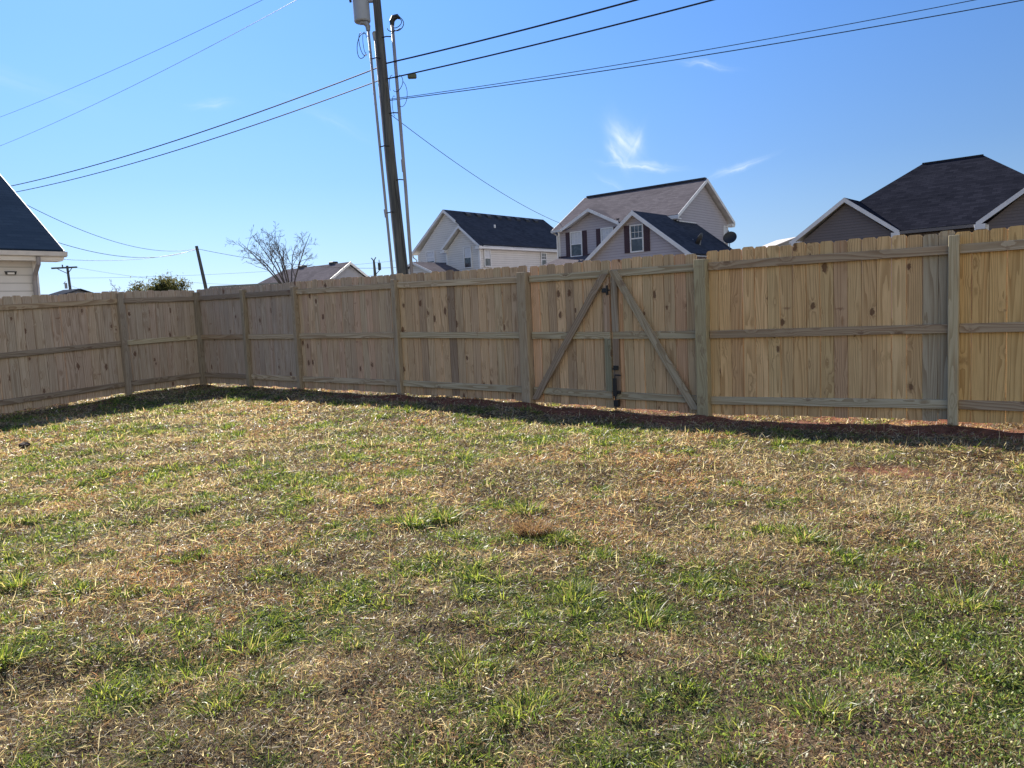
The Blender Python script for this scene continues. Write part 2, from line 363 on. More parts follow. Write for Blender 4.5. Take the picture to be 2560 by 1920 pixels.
gm = np.clip((green_mask(X, Y) - .5) * 5, 0, 1); rad_ = np.hypot(X, Y)
a = me.attributes.new('green', 'FLOAT', 'POINT'); a.data.foreach_set('value', gm.astype(np.float32).ravel())
gmat, t, b = mat('lawn_soil_and_thatch'); N = NT(t); P = N.n('ShaderNodeTexCoord').outputs['Object']
so_ = N.n('ShaderNodeAttribute', attribute_name='soil').outputs['Fac']; gr_ = N.n('ShaderNodeAttribute', attribute_name='green').outputs['Fac']
n1 = N.noise(P, 60, 4, .7); n2 = N.noise(P, 9, 4, .6); n3 = N.noise(N.v('MULTIPLY', P, (200, 90, 1)), 1.0, 3)
th = N.mix(N.ramp(n1, .3, .7), rgb(.036, .027, .018), rgb(.135, .10, .062)); th = N.mix(N.ramp(n3, .45, .7, 0, .6), th, rgb(.20, .155, .095))
th = N.mix(N.m('MULTIPLY', N.ramp(n2, .35, .65), gr_), th, rgb(.025, .04, .012))
soilc = N.mix(N.ramp(n2, .3, .7), rgb(.125, .048, .029), rgb(.27, .12, .07)); soilc = N.mix(N.ramp(n1, .5, .75, 0, .5), soilc, rgb(.09, .04, .025))
cc = N.mix(N.ramp(N.m('ADD', so_, N.m('MULTIPLY', N.m('SUBTRACT', n2, .5), .7)), .25, .6), th, soilc)
N.l(cc, b.inputs['Base Color']); b.inputs['Roughness'].default_value = .95; b.inputs['Specular IOR Level'].default_value = .1
N.bump(N.m('ADD', n1, N.m('MULTIPLY', n2, .6)), .9, .02, b)
me.materials.append(gmat); go = bpy.data.objects.new('ground', me); col.objects.link(go); tag(go, kind='structure')

# ------------------------------------------------------------------ grass
def grass_mat():
    m, t, b = mat('grass_blade'); N = NT(t)
    c = N.n('ShaderNodeAttribute', attribute_name='col').outputs['Color']
    N.l(c, b.inputs['Base Color']); b.inputs['Roughness'].default_value = .42; b.inputs['Specular IOR Level'].default_value = .38
    tr = N.n('ShaderNodeBsdfTranslucent'); N.l(N.mix(1.0, c, rgb(1.34, 1.28, .92), 'MULTIPLY'), tr.inputs[0])
    mxs = N.n('ShaderNodeMixShader', {0: .55}); N.l(b.outputs[0], mxs.inputs[1]); N.l(tr.outputs[0], mxs.inputs[2])
    N.l(mxs.outputs[0], t.nodes['Material Output'].inputs[0]); return m
GRASS = grass_mat()
LEAF = grass_mat(); LEAF.name = 'dull_leaf'; LEAF.node_tree.nodes['Principled BSDF'].inputs['Specular IOR Level'].default_value = .05; LEAF.node_tree.nodes['Principled BSDF'].inputs['Roughness'].default_value = .8
def blades(name, x, y, L, wd, az, tilt, curl, colr, z0=None):
    n = len(x); z = gz(x, y) - .004 if z0 is None else z0
    d = np.stack([np.cos(az), np.sin(az)], -1)
    roll = rng.normal(0, .9, n) if name != 'green_grass' else rng.normal(0, .6, n)
    side = np.stack([-d[:, 1] * np.cos(roll), d[:, 0] * np.cos(roll), np.sin(roll)], -1)
    def pt(t_, extra):
        an = tilt + curl * extra
        return an
    p0 = np.stack([x, y, z], -1)
    a1 = tilt; a2 = np.clip(tilt + curl, 0, 1.75)
    p1 = p0 + np.stack([d[:, 0] * np.sin(a1), d[:, 1] * np.sin(a1), np.cos(a1)], -1) * (L * .55)[:, None]
    p2 = p1 + np.stack([d[:, 0] * np.sin(a2), d[:, 1] * np.sin(a2), np.cos(a2)], -1) * (L * .45)[:, None]
    # keep lying blades above the soil
    for p in (p1, p2): p[:, 2] = np.maximum(p[:, 2], z + .003 + rng.random(n) * .010)
    hw = (wd / 2)[:, None]
    V = np.stack([p0 - side * hw * .8, p0 + side * hw * .8, p1 + side * hw, p1 - side * hw, p2], 1).reshape(-1, 3)
    base = (np.arange(n) * 5)[:, None]
    F = np.concatenate([base + np.array([[0, 1, 2]]), base + np.array([[0, 2, 3]]), base + np.array([[3, 2, 4]])], 0)
    me = bpy.data.meshes.new(name); fill_mesh(me, V, F)
    a = me.attributes.new('col', 'FLOAT_COLOR', 'POINT')
    cc = np.ones((n, 5, 4), dtype=np.float32); cc[:, :, :3] = colr[:, None, :]
    a.data.foreach_set('color', cc.ravel()); me.materials.append(GRASS)
    o = bpy.data.objects.new(name, me); col.objects.link(o); return o
def scatter(bands, margin=2.2):
    """uniform points inside the yard wedge in front of the camera: bands of (y0, y1, density)"""
    out = []
    for y0, y1, dens in bands:
        xr = .70 * y1 + margin; n = int((y1 - y0) * 2 * xr * dens)
        x = rng.uniform(-xr, xr, n); y = rng.uniform(y0, y1, n)
        k = (np.abs(x) < .70 * y + margin)
        nf = (x - FB[0]) * FN[0] + (y - FB[1]) * FN[1]; lt = (x - P2[0]) * FD[0] + (y - P2[1]) * FD[1]
        k &= (nf < 2.2) & (lt > -2.0)
        out.append(np.stack([x[k], y[k]], -1))
    return np.concatenate(out)
def lod(x, y): return np.clip((np.hypot(x, y) / 4.2) ** .85, .75, 2.5)
DRY = np.array([(.33, .235, .148), (.25, .165, .105), (.155, .095, .062), (.50, .41, .285), (.27, .155, .105), (.31, .26, .125), (.41, .325, .215)])
GRN = np.array([(.085, .145, .028), (.15, .22, .035), (.045, .085, .022), (.22, .28, .045), (.30, .33, .08), (.14, .16, .06)])
pts = scatter([(1.9, 3.2, 17000), (3.2, 4.6, 12500), (4.6, 6.5, 8500), (6.5, 9, 5200), (9, 12, 3000), (12, 17.5, 1500)])
x, y = pts.T; sm = soil_mask(x, y); g = green_mask(x, y)
keep = rng.random(len(x)) > np.clip(sm * 1.3, 0, .92); x, y, g = x[keep], y[keep], g[keep]
n = len(x); k = lod(x, y); ci = rng.integers(0, len(DRY), n)
patch = vnoise(x, y, .5, 3)[:, None]
cd = DRY[ci] * rng.uniform(.6, 1.25, (n, 1)); cd = cd * (1 - .5 * np.clip((patch - .45) * 3, 0, 1)); fine = vnoise(x, y, .11, 1)[:, None]; cd = cd * (.72 + .75 * fine)
red = np.clip((vnoise(x, y, .8, 5)[:, None] - .5) * 3, 0, 1); cd = cd * (1 - red * np.array([.05, .22, .3]))
straw = rng.random(n) < .11; cd[straw] = np.array([.62, .54, .38]) * rng.uniform(.8, 1.15, (straw.sum(), 1))
gfrac = np.clip((g - .445) * 2.9, 0.12, .8); isg = rng.random(n) < gfrac
cd[isg] = GRN[rng.integers(0, 6, isg.sum())] * rng.uniform(.8, 1.3, (isg.sum(), 1))
up = rng.random(n) < .15
tilt = np.where(up, rng.uniform(.35, 1.1, n), rng.uniform(1.05, 1.56, n))
L = rng.gamma(4.0, .0074, n) + .011; L = np.where(straw, L * 1.4, L) * k ** .28
o = blades('dry_grass', x, y, L, rng.uniform(.0020, .0046, n) * k, rng.uniform(0, 6.28, n), tilt, rng.normal(0, .5, n), cd)
tag(o, 'short dry brown and straw coloured lawn grass lying over the yard', 'grass', kind='stuff')
# green tufts
def tuft_pts():
    c = scatter([(2.0, 4.5, 46.0), (4.5, 8, 26.0), (8, 15, 11.0)]); gg = green_mask(*c.T)
    c = c[(gg + rng.normal(0, .05, len(c))) > .535]
    return c
tc_ = tuft_pts()
hand = [(-1.35, 3.05, .15), (-1.2, 3.25, .12), (.55, 3.3, .12), (.25, 3.55, .11), (-.25, 2.95, .12), (1.95, 3.3, .13), (2.1, 2.55, .14), (-2.75, 4.1, .10), (1.0, 2.5, .12), (.0, 2.6, .13), (1.6, 4.2, .1), (-.7, 4.9, .12), (2.25, 2.4, .15), (.05, 5.1, .1), (-.5, 5.0, .1), (-1.15, 2.75, .1), (-2.2, 3.1, .1)]
px, py, pr, big = [], [], [], []
for (cx, cy) in tc_:
    r_ = rng.gamma(2.2, .016) + .014; m_ = int(14 + r_ * 1000 / max(1, math.hypot(cx, cy) / 5)); an = rng.uniform(0, 6.28, m_); rad = r_ * np.sqrt(rng.random(m_)); st = rng.uniform(.6, 1.5)
    px.append(cx + rad * np.cos(an)); py.append(cy + rad * np.sin(an) * .8); pr.append(an); big.append(np.full(m_, rng.uniform(.7, 1.15)))
for (cx, cy, r_) in hand:
    m_ = 210; an = rng.uniform(0, 6.28, m_); rad = r_ * 1.1 * rng.random(m_) ** .9
    px.append(cx + rad * np.cos(an)); py.append(cy + rad * np.sin(an) * .7); pr.append(an); big.append(np.full(m_, 1.75))
x = np.concatenate(px); y = np.concatenate(py); an = np.concatenate(pr); bg_ = np.concatenate(big); n = len(x); k = lod(x, y)
nf = (x - FB[0]) * FN[0] + (y - FB[1]) * FN[1]; kk = nf < 2; x, y, an, bg_, k = x[kk], y[kk], an[kk], bg_[kk], k[kk]; n = len(x)
cg = GRN[rng.integers(0, 6, n)] * rng.uniform(.75, 1.35, (n, 1))
yl = rng.random(n) < .12; cg[yl] = np.array([.42, .36, .16]) * rng.uniform(.7, 1.1, (yl.sum(), 1))
o = blades('green_grass', x, y, rng.uniform(.028, .075, n) * bg_ * k ** .4, rng.uniform(.0032, .0066, n) * k ** .8, an + rng.normal(0, .7, n), rng.uniform(.35, 1.35, n), rng.uniform(-.1, .8, n), cg)
tag(o, 'tufts of green grass coming up through the dry lawn', 'grass', kind='stuff')
# clover and small leaf litter
pts = scatter([(1.9, 3.4, 3500), (3.4, 5, 1800), (5, 8, 300)], 2.0); x, y = pts.T
cl = np.exp(-(((x - 1.7) / 1.3) ** 2 + ((y - 2.4) / 1.1) ** 2)) + .5 * np.exp(-(((x - 2.9) / 1.0) ** 2 + ((y - 3.6) / 1) ** 2)) + .06
keep = rng.random(len(x)) < cl * (.3 + vnoise(x, y, .25, 1)); x, y = x[keep], y[keep]; n = len(x)
cg = np.array([(.15, .21, .055)]) * rng.uniform(.6, 1.4, (n, 1)); pale = rng.random(n) < .08; cg[pale] = np.array([.55, .55, .40])
o = blades('clover', x, y, rng.uniform(.006, .013, n), rng.uniform(.005, .009, n), rng.uniform(0, 6.28, n), rng.uniform(.9, 1.5, n), rng.normal(0, .4, n), cg, gz(x, y) + rng.uniform(.006, .028, n))
tag(o, 'low clover leaves and pale leaf flecks among the grass', 'ground cover', kind='stuff')
# one rusty dead clump
n = 750; an = rng.uniform(0, 6.28, n); rad = .095 * rng.random(n) ** .6; x = .09 + rad * np.cos(an) * 1.15; y = 4.55 + rad * np.sin(an) * .8
o = blades('dead_grass_clump', x, y, rng.uniform(.05, .15, n), np.full(n, .003), an + rng.normal(0, .9, n), rng.uniform(.1, 1.0, n), rng.uniform(.2, 1.3, n), np.array([(.24, .15, .09)]) * rng.uniform(.4, 1.5, (n, 1)))
tag(o, 'rusty brown matted clump of dead grass in the middle of the lawn', 'grass clump')
# small dark clod at the left
mb = MB(); r8 = random.Random(3)
for j in range(5):
    c = Vector((-5.6 + r8.uniform(-.07, .07), 8.75 + r8.uniform(-.05, .05), float(gz(-5.6, 8.75)) + .02)); q = r8.uniform(.035, .06)
    bm = bmesh.new(); bmesh.ops.create_icosphere(bm, subdivisions=2, radius=q)
    for v in bm.verts: v.co = v.co * r8.uniform(.75, 1.2); v.co.z *= .7
    mb.add([v.co + c for v in bm.verts], [[v.index for v in f.verts] for f in bm.faces]); bm.free()
tag(mb.build('dirt_clod', simple('dark_soil', (.06, .035, .025), .95, var=.5, scale=40)), 'small dark clod of soil on the grass near the left edge', 'clod')

# ------------------------------------------------------------------ fences
fD = Vector((FD[0], FD[1], 0)); fN = Vector((FN[0], FN[1], 0)); fB = Vector((FB[0], FB[1], 0)); UPV = Vector((0, 0, 1))
ZT = ([-7.6, -1.94, .42, 2.98, 5.35, 13], [2.175, 2.111, 2.05, 2.039, 2.024, 2.0]); ZB = ([-7.6, -2.09, .4, 1.6, 2.98, 5.3, 13], [.34, .262, .209, .172, .141, .178, .17])
LT = ([0, 1.55, 3.41, 7, 14], [2.175, 2.149, 2.07, 1.95, 1.8]); LB = ([0, 1.5, 3.5, 7, 14], [.345, .315, .215, .12, .0])
def lerp(c, b, a): return tuple(c[i] * (1 - a) + b[i] * a for i in range(3))
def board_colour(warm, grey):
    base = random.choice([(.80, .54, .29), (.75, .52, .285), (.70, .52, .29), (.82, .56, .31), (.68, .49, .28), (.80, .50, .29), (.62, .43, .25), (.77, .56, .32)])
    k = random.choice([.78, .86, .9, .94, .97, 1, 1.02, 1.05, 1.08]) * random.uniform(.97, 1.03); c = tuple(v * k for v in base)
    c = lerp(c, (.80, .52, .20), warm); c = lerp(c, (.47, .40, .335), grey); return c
def rail_colour(kind):
    return {'g': (.54, .47, .32), 'd': (.50, .38, .25), 'n': (.58, .475, .325), 'x': (.34, .275, .205)}[kind]
class Run:
    """one straight fence line: s along, n across (positive = far side)"""
    def __init__(s, O, d, nrm, zt, zb): s.O = O; s.d = d; s.n = nrm; s.zt = zt; s.zb = zb
    def P(s, a, n_, z): return s.O + s.d * a + s.n * n_ + UPV * z
    def top(s, a): return float(np.interp(a, *s.zt))
    def bot(s, a): return float(np.interp(a, *s.zb))
    def pickets(s, a0, a1, parent, warm=0, grey=0, special=None, gap=.0006, pitch=.1405, step=1):
        mb = MB(); n_ = max(1, round(abs(a1 - a0) / pitch)); w_ = abs(a1 - a0) / n_
        for i in range(n_):
            a = a0 + i * w_; g_ = gap + random.choice([0, 0, 0, 0, .0005, .0012]); c = board_colour(warm, grey)
            if special:
                for (q0, q1, cc) in special:
                    if q0 <= a + w_ / 2 <= q1: c = cc
            dz = random.uniform(-.012, .012); tl = random.uniform(-.0012, .0012); n0 = .047 + random.uniform(0, .004)
            O = s.P(a + g_, n0, s.bot(a + w_ / 2) + dz); az = (UPV + s.d * tl).normalized()
            mb.board(O, s.d, s.n, az, w_ - 2 * g_, .016, s.top(a + w_ / 2) - s.bot(a + w_ / 2) + random.uniform(-.006, .006), c, dog=.020)
        return mb.build('picket_panel', WOOD, parent)
    def rail(s, a0, a1, which, parent, kind='n', n0=.007, t_=.037, h=.089, gate=0):
        def zc(a):
            T, B = s.top(a), s.bot(a)
            return {1: T - .175, 2: (T + B) / 2 - .012, 3: B + .165}[which]
        p0 = s.P(a0, n0, zc(a0) - h / 2); p1 = s.P(a1, n0, zc(a1) - h / 2); az = (p1 - p0); L = az.length; az.normalize(); ax = UPV
        mb = MB(); k = random.uniform(.9, 1.1); mb.board(p0, ax, s.n, az, h, t_, L, tuple(v * k for v in rail_colour(kind)))
        return mb.build('rail', RAILWOOD, parent, bevel=.003)
    def post(s, a, size, parent, ztop, c=(.40, .36, .23), rot=0):
        mb = MB(); h = size / 2; z0 = float(gz(*(s.P(a, 0, 0)[:2]))) - .25
        mb.board(s.P(a - h, -h, z0), s.d, s.n, UPV, size, size, ztop - z0, c)
        return mb.build('post', POSTWOOD, parent, bevel=.004)
back = Run(fB, fD, fN, ZT, ZB)
left = Run(Vector((P2[0], P2[1], 0)), -fN, -fD, LT, LB)     # s grows toward the viewer's left

fl = empty('wooden_fence', left.P(3, 0, 0)); tag(fl, 'shaded greyish picket fence run on the left, meeting the back fence at the corner', 'fence', 'stretches of picket fence')
fm = empty('wooden_fence', back.P(-4, 0, 0)); tag(fm, 'picket fence stretch from the far corner to the left post of the gate', 'fence', 'stretches of picket fence')
fr = empty('wooden_fence', back.P(5, 0, 0)); tag(fr, 'golden picket fence stretch on the right of the gate, with dark knots', 'fence', 'stretches of picket fence')
roots = {}
def reparent(root):
    inv = Matrix.Translation(root.location).inverted()
    for ch in root.children: ch.matrix_parent_inverse = inv
# left fence
for a0, a1, ks, gy in ((.0, 1.50, 'xgx', .8), (1.50, 3.94, 'dxx', .7), (3.94, 6.38, 'gdg', .7), (6.38, 8.82, 'ggd', .7)):
    left.pickets(a0, a1, fl, 0, gy)
    for i in (1, 2, 3): left.rail(a0 + .046, a1 - .046, i, fl, ks[i - 1])
for a, zt in ((1.50, 2.113), (3.94, 2.03), (6.38, 1.96), (8.82, 1.9)): left.post(a, .089, fl, zt, (.36, .30, .23))
# back fence, corner to gate
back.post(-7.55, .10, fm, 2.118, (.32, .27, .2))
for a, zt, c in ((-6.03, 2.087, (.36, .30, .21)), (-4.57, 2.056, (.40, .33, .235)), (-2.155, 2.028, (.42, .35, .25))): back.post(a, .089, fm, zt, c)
back.post(.275, .14, fm, 1.973, (.46, .375, .26))
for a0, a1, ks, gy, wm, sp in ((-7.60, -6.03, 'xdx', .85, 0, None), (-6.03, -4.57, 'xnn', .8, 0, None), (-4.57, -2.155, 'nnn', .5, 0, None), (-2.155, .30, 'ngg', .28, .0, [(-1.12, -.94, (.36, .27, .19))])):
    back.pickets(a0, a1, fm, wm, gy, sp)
    e = .07 if a1 > 0 else .045
    for i in (1, 2, 3): back.rail(a0 + .045, a1 - (e + .025 if a1 > 0 else e), i, fm, ks[i - 1])
# back fence right of gate
back.post(2.80, .14, fr, 1.95, (.45, .39, .24)); back.post(5.35, .089, fr, 1.982, (.58, .49, .31)); [back.post(q_, .089, fr, 1.96, (.5, .42, .27)) for q_ in (7.79, 10.23, 12.67)]
for a0, a1, ks, wm, gy, sp in ((2.84, 5.35, 'ddg', .30, .0, [(4.25, 4.41, (.60, .40, .235)), (5.14, 5.35, (.50, .42, .29))]), (5.35, 7.79, 'ndd', .75, 0, None), (7.79, 10.23, 'ndn', .6, 0, None), (10.23, 12.67, 'ddn', .6, 0, None)):
    back.pickets(a0, a1, fr, wm, gy, sp)
    for i in (1, 2, 3): back.rail(a0 + (.045 if a0 > 3 else .035), a1 - .045, i, fr, ks[i - 1])
# nail head and bolt-like knot hole details stay in the wood material
for r_ in (fl, fm, fr): reparent(r_)
# gate
def leaf(a0, a1, side, label):
    g_ = empty('gate_leaf', back.P((a0 + a1) / 2, 0, back.bot(a0))); tag(g_, label, 'gate', 'leaves of the double gate')
    back.pickets(a0, a1, g_, .0, .22 if side < 0 else .12)
    for i, kd in ((1, 'g'), (2, 'g'), (3, 'g')):
        back.rail(a0 + .01, a1 - .01, i, g_, kd)
    # stile at the meeting edge, in two lengths between the rails
    edge = a1 - .095 if side < 0 else a0 + .006
    for (za, zb, c) in ((.165 + .0445, 0, (.33, .32, .22) if side < 0 else (.33, .25, .18)), (0, 1, (.52, .38, .27) if side < 0 else (.40, .34, .26))):
        T, B = back.top(edge), back.bot(edge); mid = (T + B) / 2 - .012
        z0, z1 = (B + .165 + .0445, mid - .0445) if zb == 0 else (mid + .0445, T - .175 - .0445)
        mb = MB(); mb.board(back.P(edge, .007, z0), fD, fN, UPV, .089, .037, z1 - z0, c); mb.build('stile', RAILWOOD, g_, bevel=.003)
    if side < 0: p0, p1 = back.P(a0 + .075, -.030, back.bot(a0) + .09), back.P(a1 - .065, -.030, back.top(a1) - .19)
    else: p0, p1 = back.P(a1 - .065, -.030, back.bot(a1) + .10), back.P(a0 + .065, -.030, back.top(a0) - .15)
    az = (p1 - p0); L = az.length; az.normalize(); ax = az.cross(fN).normalized()
    # brace with plumb-cut top: clip to the rail top
    n_ = 4; w_ = .089; mb = MB(); off = (random.uniform(0, 50), random.uniform(0, 50), random.uniform(0, 50)); c = (.38, .30, .22) if side < 0 else (.47, .40, .28)
    ztop = p1.z + .01; zbot = p0.z - .05
    prof = []
    for sx, zl in ((-1, zbot), (1, zbot), (1, ztop), (-1, ztop)):
        q = p0 + ax * (sx * w_ / 2); t_ = (zl - q.z) / az.z; prof.append((sx * w_ / 2, t_, q + az * t_))
    vs, bp = [], []
    for dn in (0, .036):
        for (xx, zz, q) in prof: vs.append(q + fN * dn); bp.append((xx + off[0], dn + off[1], zz + off[2]))
    mb.add(vs, [(0, 1, 2, 3), (7, 6, 5, 4), (0, 4, 5, 1), (1, 5, 6, 2), (2, 6, 7, 3), (3, 7, 4, 0)], bp, c); mb.build('brace', RAILWOOD, g_, bevel=.003)
    return g_
gl = leaf(.352, 1.578, -1, 'left gate leaf, its worn diagonal brace rising to the right')
gr = leaf(1.590, 2.722, 1, 'right gate leaf with a black drop bolt, its brace rising to the left')
def hbox(mb, a0, a1, n0, n1, z0, z1):
    P = [back.P(a, n_, z) for z in (z0, z1) for (a, n_) in ((a0, n0), (a1, n0), (a1, n1), (a0, n1))]
    mb.add(P, [(0, 3, 2, 1), (4, 5, 6, 7), (0, 1, 5, 4), (1, 2, 6, 5), (2, 3, 7, 6), (3, 0, 4, 7)])
mb = MB(); hbox(mb, 1.485, 1.56, -.026, .004, 1.635, 1.69); hbox(mb, 1.55, 1.568, -.034, .005, 1.605, 1.725); hbox(mb, 1.472, 1.49, -.012, .004, 1.645, 1.66); hbox(mb, 1.56, 1.60, -.022, -.010, 1.655, 1.672)
mb.build('latch', BLACK, gl, bevel=.002)
mb = MB(); mb.tube([back.P(1.645, -.05, .60), back.P(1.645, -.05, .075)], .009, 10); mb.tube([back.P(1.645, -.05, .60), back.P(1.70, -.055, .60), back.P(1.735, -.055, .595)], .009, 8)
hbox(mb, 1.625, 1.70, -.045, -.001, .36, .40); hbox(mb, 1.615, 1.665, -.058, -.038, .33, .56); hbox(mb, 1.62, 1.685, -.062, .0, .20, .28)
bolt = mb.build('drop_bolt', BLACK, gr, bevel=.002)
mb = MB(); hbox(mb, 1.61, 1.675, -.02, .004, .66, .715); hbox(mb, 1.59, 1.612, -.014, .0, .668, .684); mb.tube([back.P(1.632, -.022, .66), back.P(1.630, -.026, .58), back.P(1.622, -.022, .54)], .004, 6)
mb.build('catch', BLACK, gr, bevel=.002)
reparent(gl); reparent(gr)

# ------------------------------------------------------------------ houses
TH = R(40)  # house, pole and wire positions worked out from image pixels, then rounded
def roof_poly(mb, rp, pts, t_=.09):
    """slab with top face pts (local 3D), thickness down; rp collects shingle coordinates"""
    pts = [Vector(p) for p in pts]; n_ = (pts[1] - pts[0]).cross(pts[2] - pts[0]).normalized()
    if n_.z < 0: pts = pts[::-1]; n_ = -n_
    h = Vector((0, 0, 1)).cross(n_); h = h.normalized() if h.length > 1e-4 else Vector((1, 0, 0)); up = n_.cross(h)
    n = len(pts); low = [p - n_ * t_ for p in pts]
    mb.add(pts + low, [list(range(n)), [n + i for i in range(n)][::-1]] + [[i, n + i, n + (i + 1) % n, (i + 1) % n] for i in range(n)])
    rp += [(p.dot(h), p.dot(up), 0) for p in pts] * 2
def roof(name, m, parent, polys, t_=.09, soffit=False):
    if soffit:
        sb_ = MB()
        for p in polys: roof_poly(sb_, [], [Vector(q) - Vector((0, 0, (t_ + .004) * 1.25)) for q in p], .03)
        sb_.build('soffit', TRIM, parent)
    mb = MB(); rp = []
    for p in polys: roof_poly(mb, rp, p, t_)
    o = mb.build(name, m, parent)
    a = o.data.attributes.new('rp', 'FLOAT_VECTOR', 'POINT'); a.data.foreach_set('vector', np.array(rp, dtype=np.float32).ravel()); return o
def strip(mb, p0, p1, depth, t_, outn, drop=0):
    """fascia / rake board hanging below line p0-p1: depth high, t_ thick along outn"""
    p0, p1, outn = Vector(p0), Vector(p1), Vector(outn); dz = Vector((0, 0, -depth))
    s0 = Vector((0, 0, -drop))
    mb.prism([p0 + s0, p1 + s0, p1 + s0 + dz, p0 + s0 + dz], outn * t_)
def window(parent, face, a0, a1, z0, z1, at, style='sash', blind=.5, shutters=None, sw=.32, grid=True):
    """face 'v': on plane v=at facing -v, a = u.  face 'u': plane u=at facing +u, a = v"""
    def B(mb, a_0, a_1, z_0, z_1, d0, d1):
        if face == 'v': mb.box((a_0, at - d1, z_0), (a_1, at - d0, z_1))
        else: mb.box((at + d0, a_0, z_0), (at + d1, a_1, z_1))
    f = MB(); w_ = .07; B(f, a0 - w_, a0, z0 - w_, z1 + w_, .005, .06); B(f, a1, a1 + w_, z0 - w_, z1 + w_, .005, .06); B(f, a0, a1, z1, z1 + w_, .005, .06); B(f, a0, a1, z0 - w_, z0, .005, .06)
    zm = (z0 + z1) / 2; B(f, a0, a1, zm - .03, zm + .03, .006, .045)
    fr = f.build('window', TRIM, parent)
    g_ = MB(); B(g_, a0, a1, z0, zm - .03, .008, .018); B(g_, a0, a1, zm + .03, z1, .008, .022); g_.build('pane', GLASS, fr)
    if blind:
        bl = MB(); B(bl, a0 + .02, a1 - .02, z1 - (z1 - z0) * blind, z1 - .01, .024, .028); bl.build('blind', BLIND, fr)
    if grid:
        m_ = MB()
        for i in (1, 2):
            a = a0 + (a1 - a0) * i / 3; B(m_, a - .010, a + .010, zm + .031, z1, .029, .036)
        for (q0, q1) in ((zm, z1),): q = (q0 + q1) / 2; B(m_, a0, a1, q - .010, q + .010, .0305, .0375)
        m_.build('muntins', TRIM, fr)
    for sd in (shutters or ''):
        s_ = MB(); q0, q1 = (a0 - w_ - .01 - sw, a0 - w_ - .01) if sd == 'l' else (a1 + w_ + .01, a1 + w_ + .01 + sw)
        B(s_, q0, q1, z0 - .06, z1 + .06, .004, .04)
        nl = 14
        for (s0, s1) in ((z0 - .02, zm - .03), (zm + .03, z1 + .02)):
            for i in range(nl):
                zz = s0 + (s1 - s0) * i / nl; B(s_, q0 + .05, q1 - .05, zz, zz + (s1 - s0) / nl * .55, .041, .052)
        s_.build('shutter', SHUTTER, parent)
    return fr
def gable_wall(mb, u0_, u1_, ze, ridge_u, zr, v0, v1, zb=0.0):
    """block with gable end(s) facing +-v"""
    mb.prism([(u0_, v0, zb), (u1_, v0, zb), (u1_, v0, ze), (ridge_u, v0, zr), (u0_, v0, ze)], (0, v1 - v0, 0))
def house_root(name, O, label, group='houses beyond the fence'):
    r_ = empty(name, O, -TH); tag(r_, label, 'house', group); return r_

# --- H1: white house with dark roof, cream side wall
h1 = house_root('white_house', (-1.75, 52, 0), 'two-storey pale house with a charcoal roof and a long cream side wall')
EZ, RZ, RU = 6.05, 8.74, -3.35
mb = MB(); gable_wall(mb, -6.35, -.02, EZ - .25, RU, RZ - .22, .37, 11.4)
mb.build('wall', SIDE_CREAM, h1)
mb = MB(); gable_wall(mb, -3.1, 0.0, EZ - .22, -1.55, 7.20, 0.0, .369)
mb.build('front_bay', SIDE_CREAM, h1)
s_r = (RZ - EZ) / (-RU + .22)
roof('roof', SH_NAVY, h1, [[(RU, .15, RZ), (RU, 11.6, RZ), (.25, 11.6, RZ - s_r * (.25 - RU)), (.25, .15, RZ - s_r * (.25 - RU))],
                       [(RU - .001, .15, RZ), (RU - .001, 11.6, RZ), (-6.75, 11.6, EZ), (-6.75, .15, EZ)]], soffit=True)
sb = (7.50 - 6.03) / 1.75
roof('bay_roof', SH_NAVY, h1, [[(-1.55, -.3, 7.45), (-1.55, 1.9, 7.45), (.27, 0.149, 5.96), (.27, -.3, 5.96)], [(-1.551, -.3, 7.45), (-1.551, 1.9, 7.45), (-3.35, 1.2, 5.98), (-3.35, -.3, 5.98)]], soffit=True)
mb = MB(); strip(mb, (RU, .15, RZ), (-6.75, .15, EZ), .20, .03, (0, -1, 0)); strip(mb, (RU, .15, RZ), (-2.2, .15, RZ - s_r * 1.15), .20, .03, (0, -1, 0)); build_split(mb, 'rake_trim', TRIM, h1)
mb = MB(); strip(mb, (-1.55, -.3, 7.45), (-3.35, -.3, 5.98), .19, .03, (0, -1, 0)); strip(mb, (-1.55, -.3, 7.45), (.27, -.3, 5.96), .19, .03, (0, -1, 0))
mb.box((-3.38, -.33, 5.72), (-2.98, -.012, 5.93)); mb.box((-.08, -.33, 5.72), (.26, -.012, 5.92)); build_split(mb, 'bay_trim', TRIM, h1)
mb = MB(); mb.box((.03, -.28, 5.74), (.28, 11.5, 5.87)); mb.build('soffit', TRIM, h1)
mb = MB(); mb.box((-.0, -.04, 0), (.03, .1, 5.74)); mb.box((-.1, -.035, 0), (-.001, -.001, 5.72)); mb.box((-3.13, -.02, 0), (-3.0, .02, 5.7)); build_split(mb, 'corner_trim', TRIM, h1)
mb = MB(); mb.box((-6.90, .1, EZ - .16), (-6.74, 11.5, EZ - .03)); mb.tube([(-6.8, .3, EZ - .15), (-6.75, .3, EZ - .35), (-6.42, .3, EZ - .55), (-6.40, .3, 0)], .05, 6); mb.build('gutter', GUTTER, h1)
window(h1, 'v', -5.40, -4.66, 5.23, 5.98 - .02, .37, blind=.9, grid=False); window(h1, 'v', -1.38, -.78, 4.60, 5.92, 0, blind=.5, grid=False)
window(h1, 'u', .48, 1.02, 4.62, 5.66, 0, blind=.5, grid=False); window(h1, 'u', 6.75, 7.28, 4.72, 5.62, 0, blind=.0)
mb = MB()
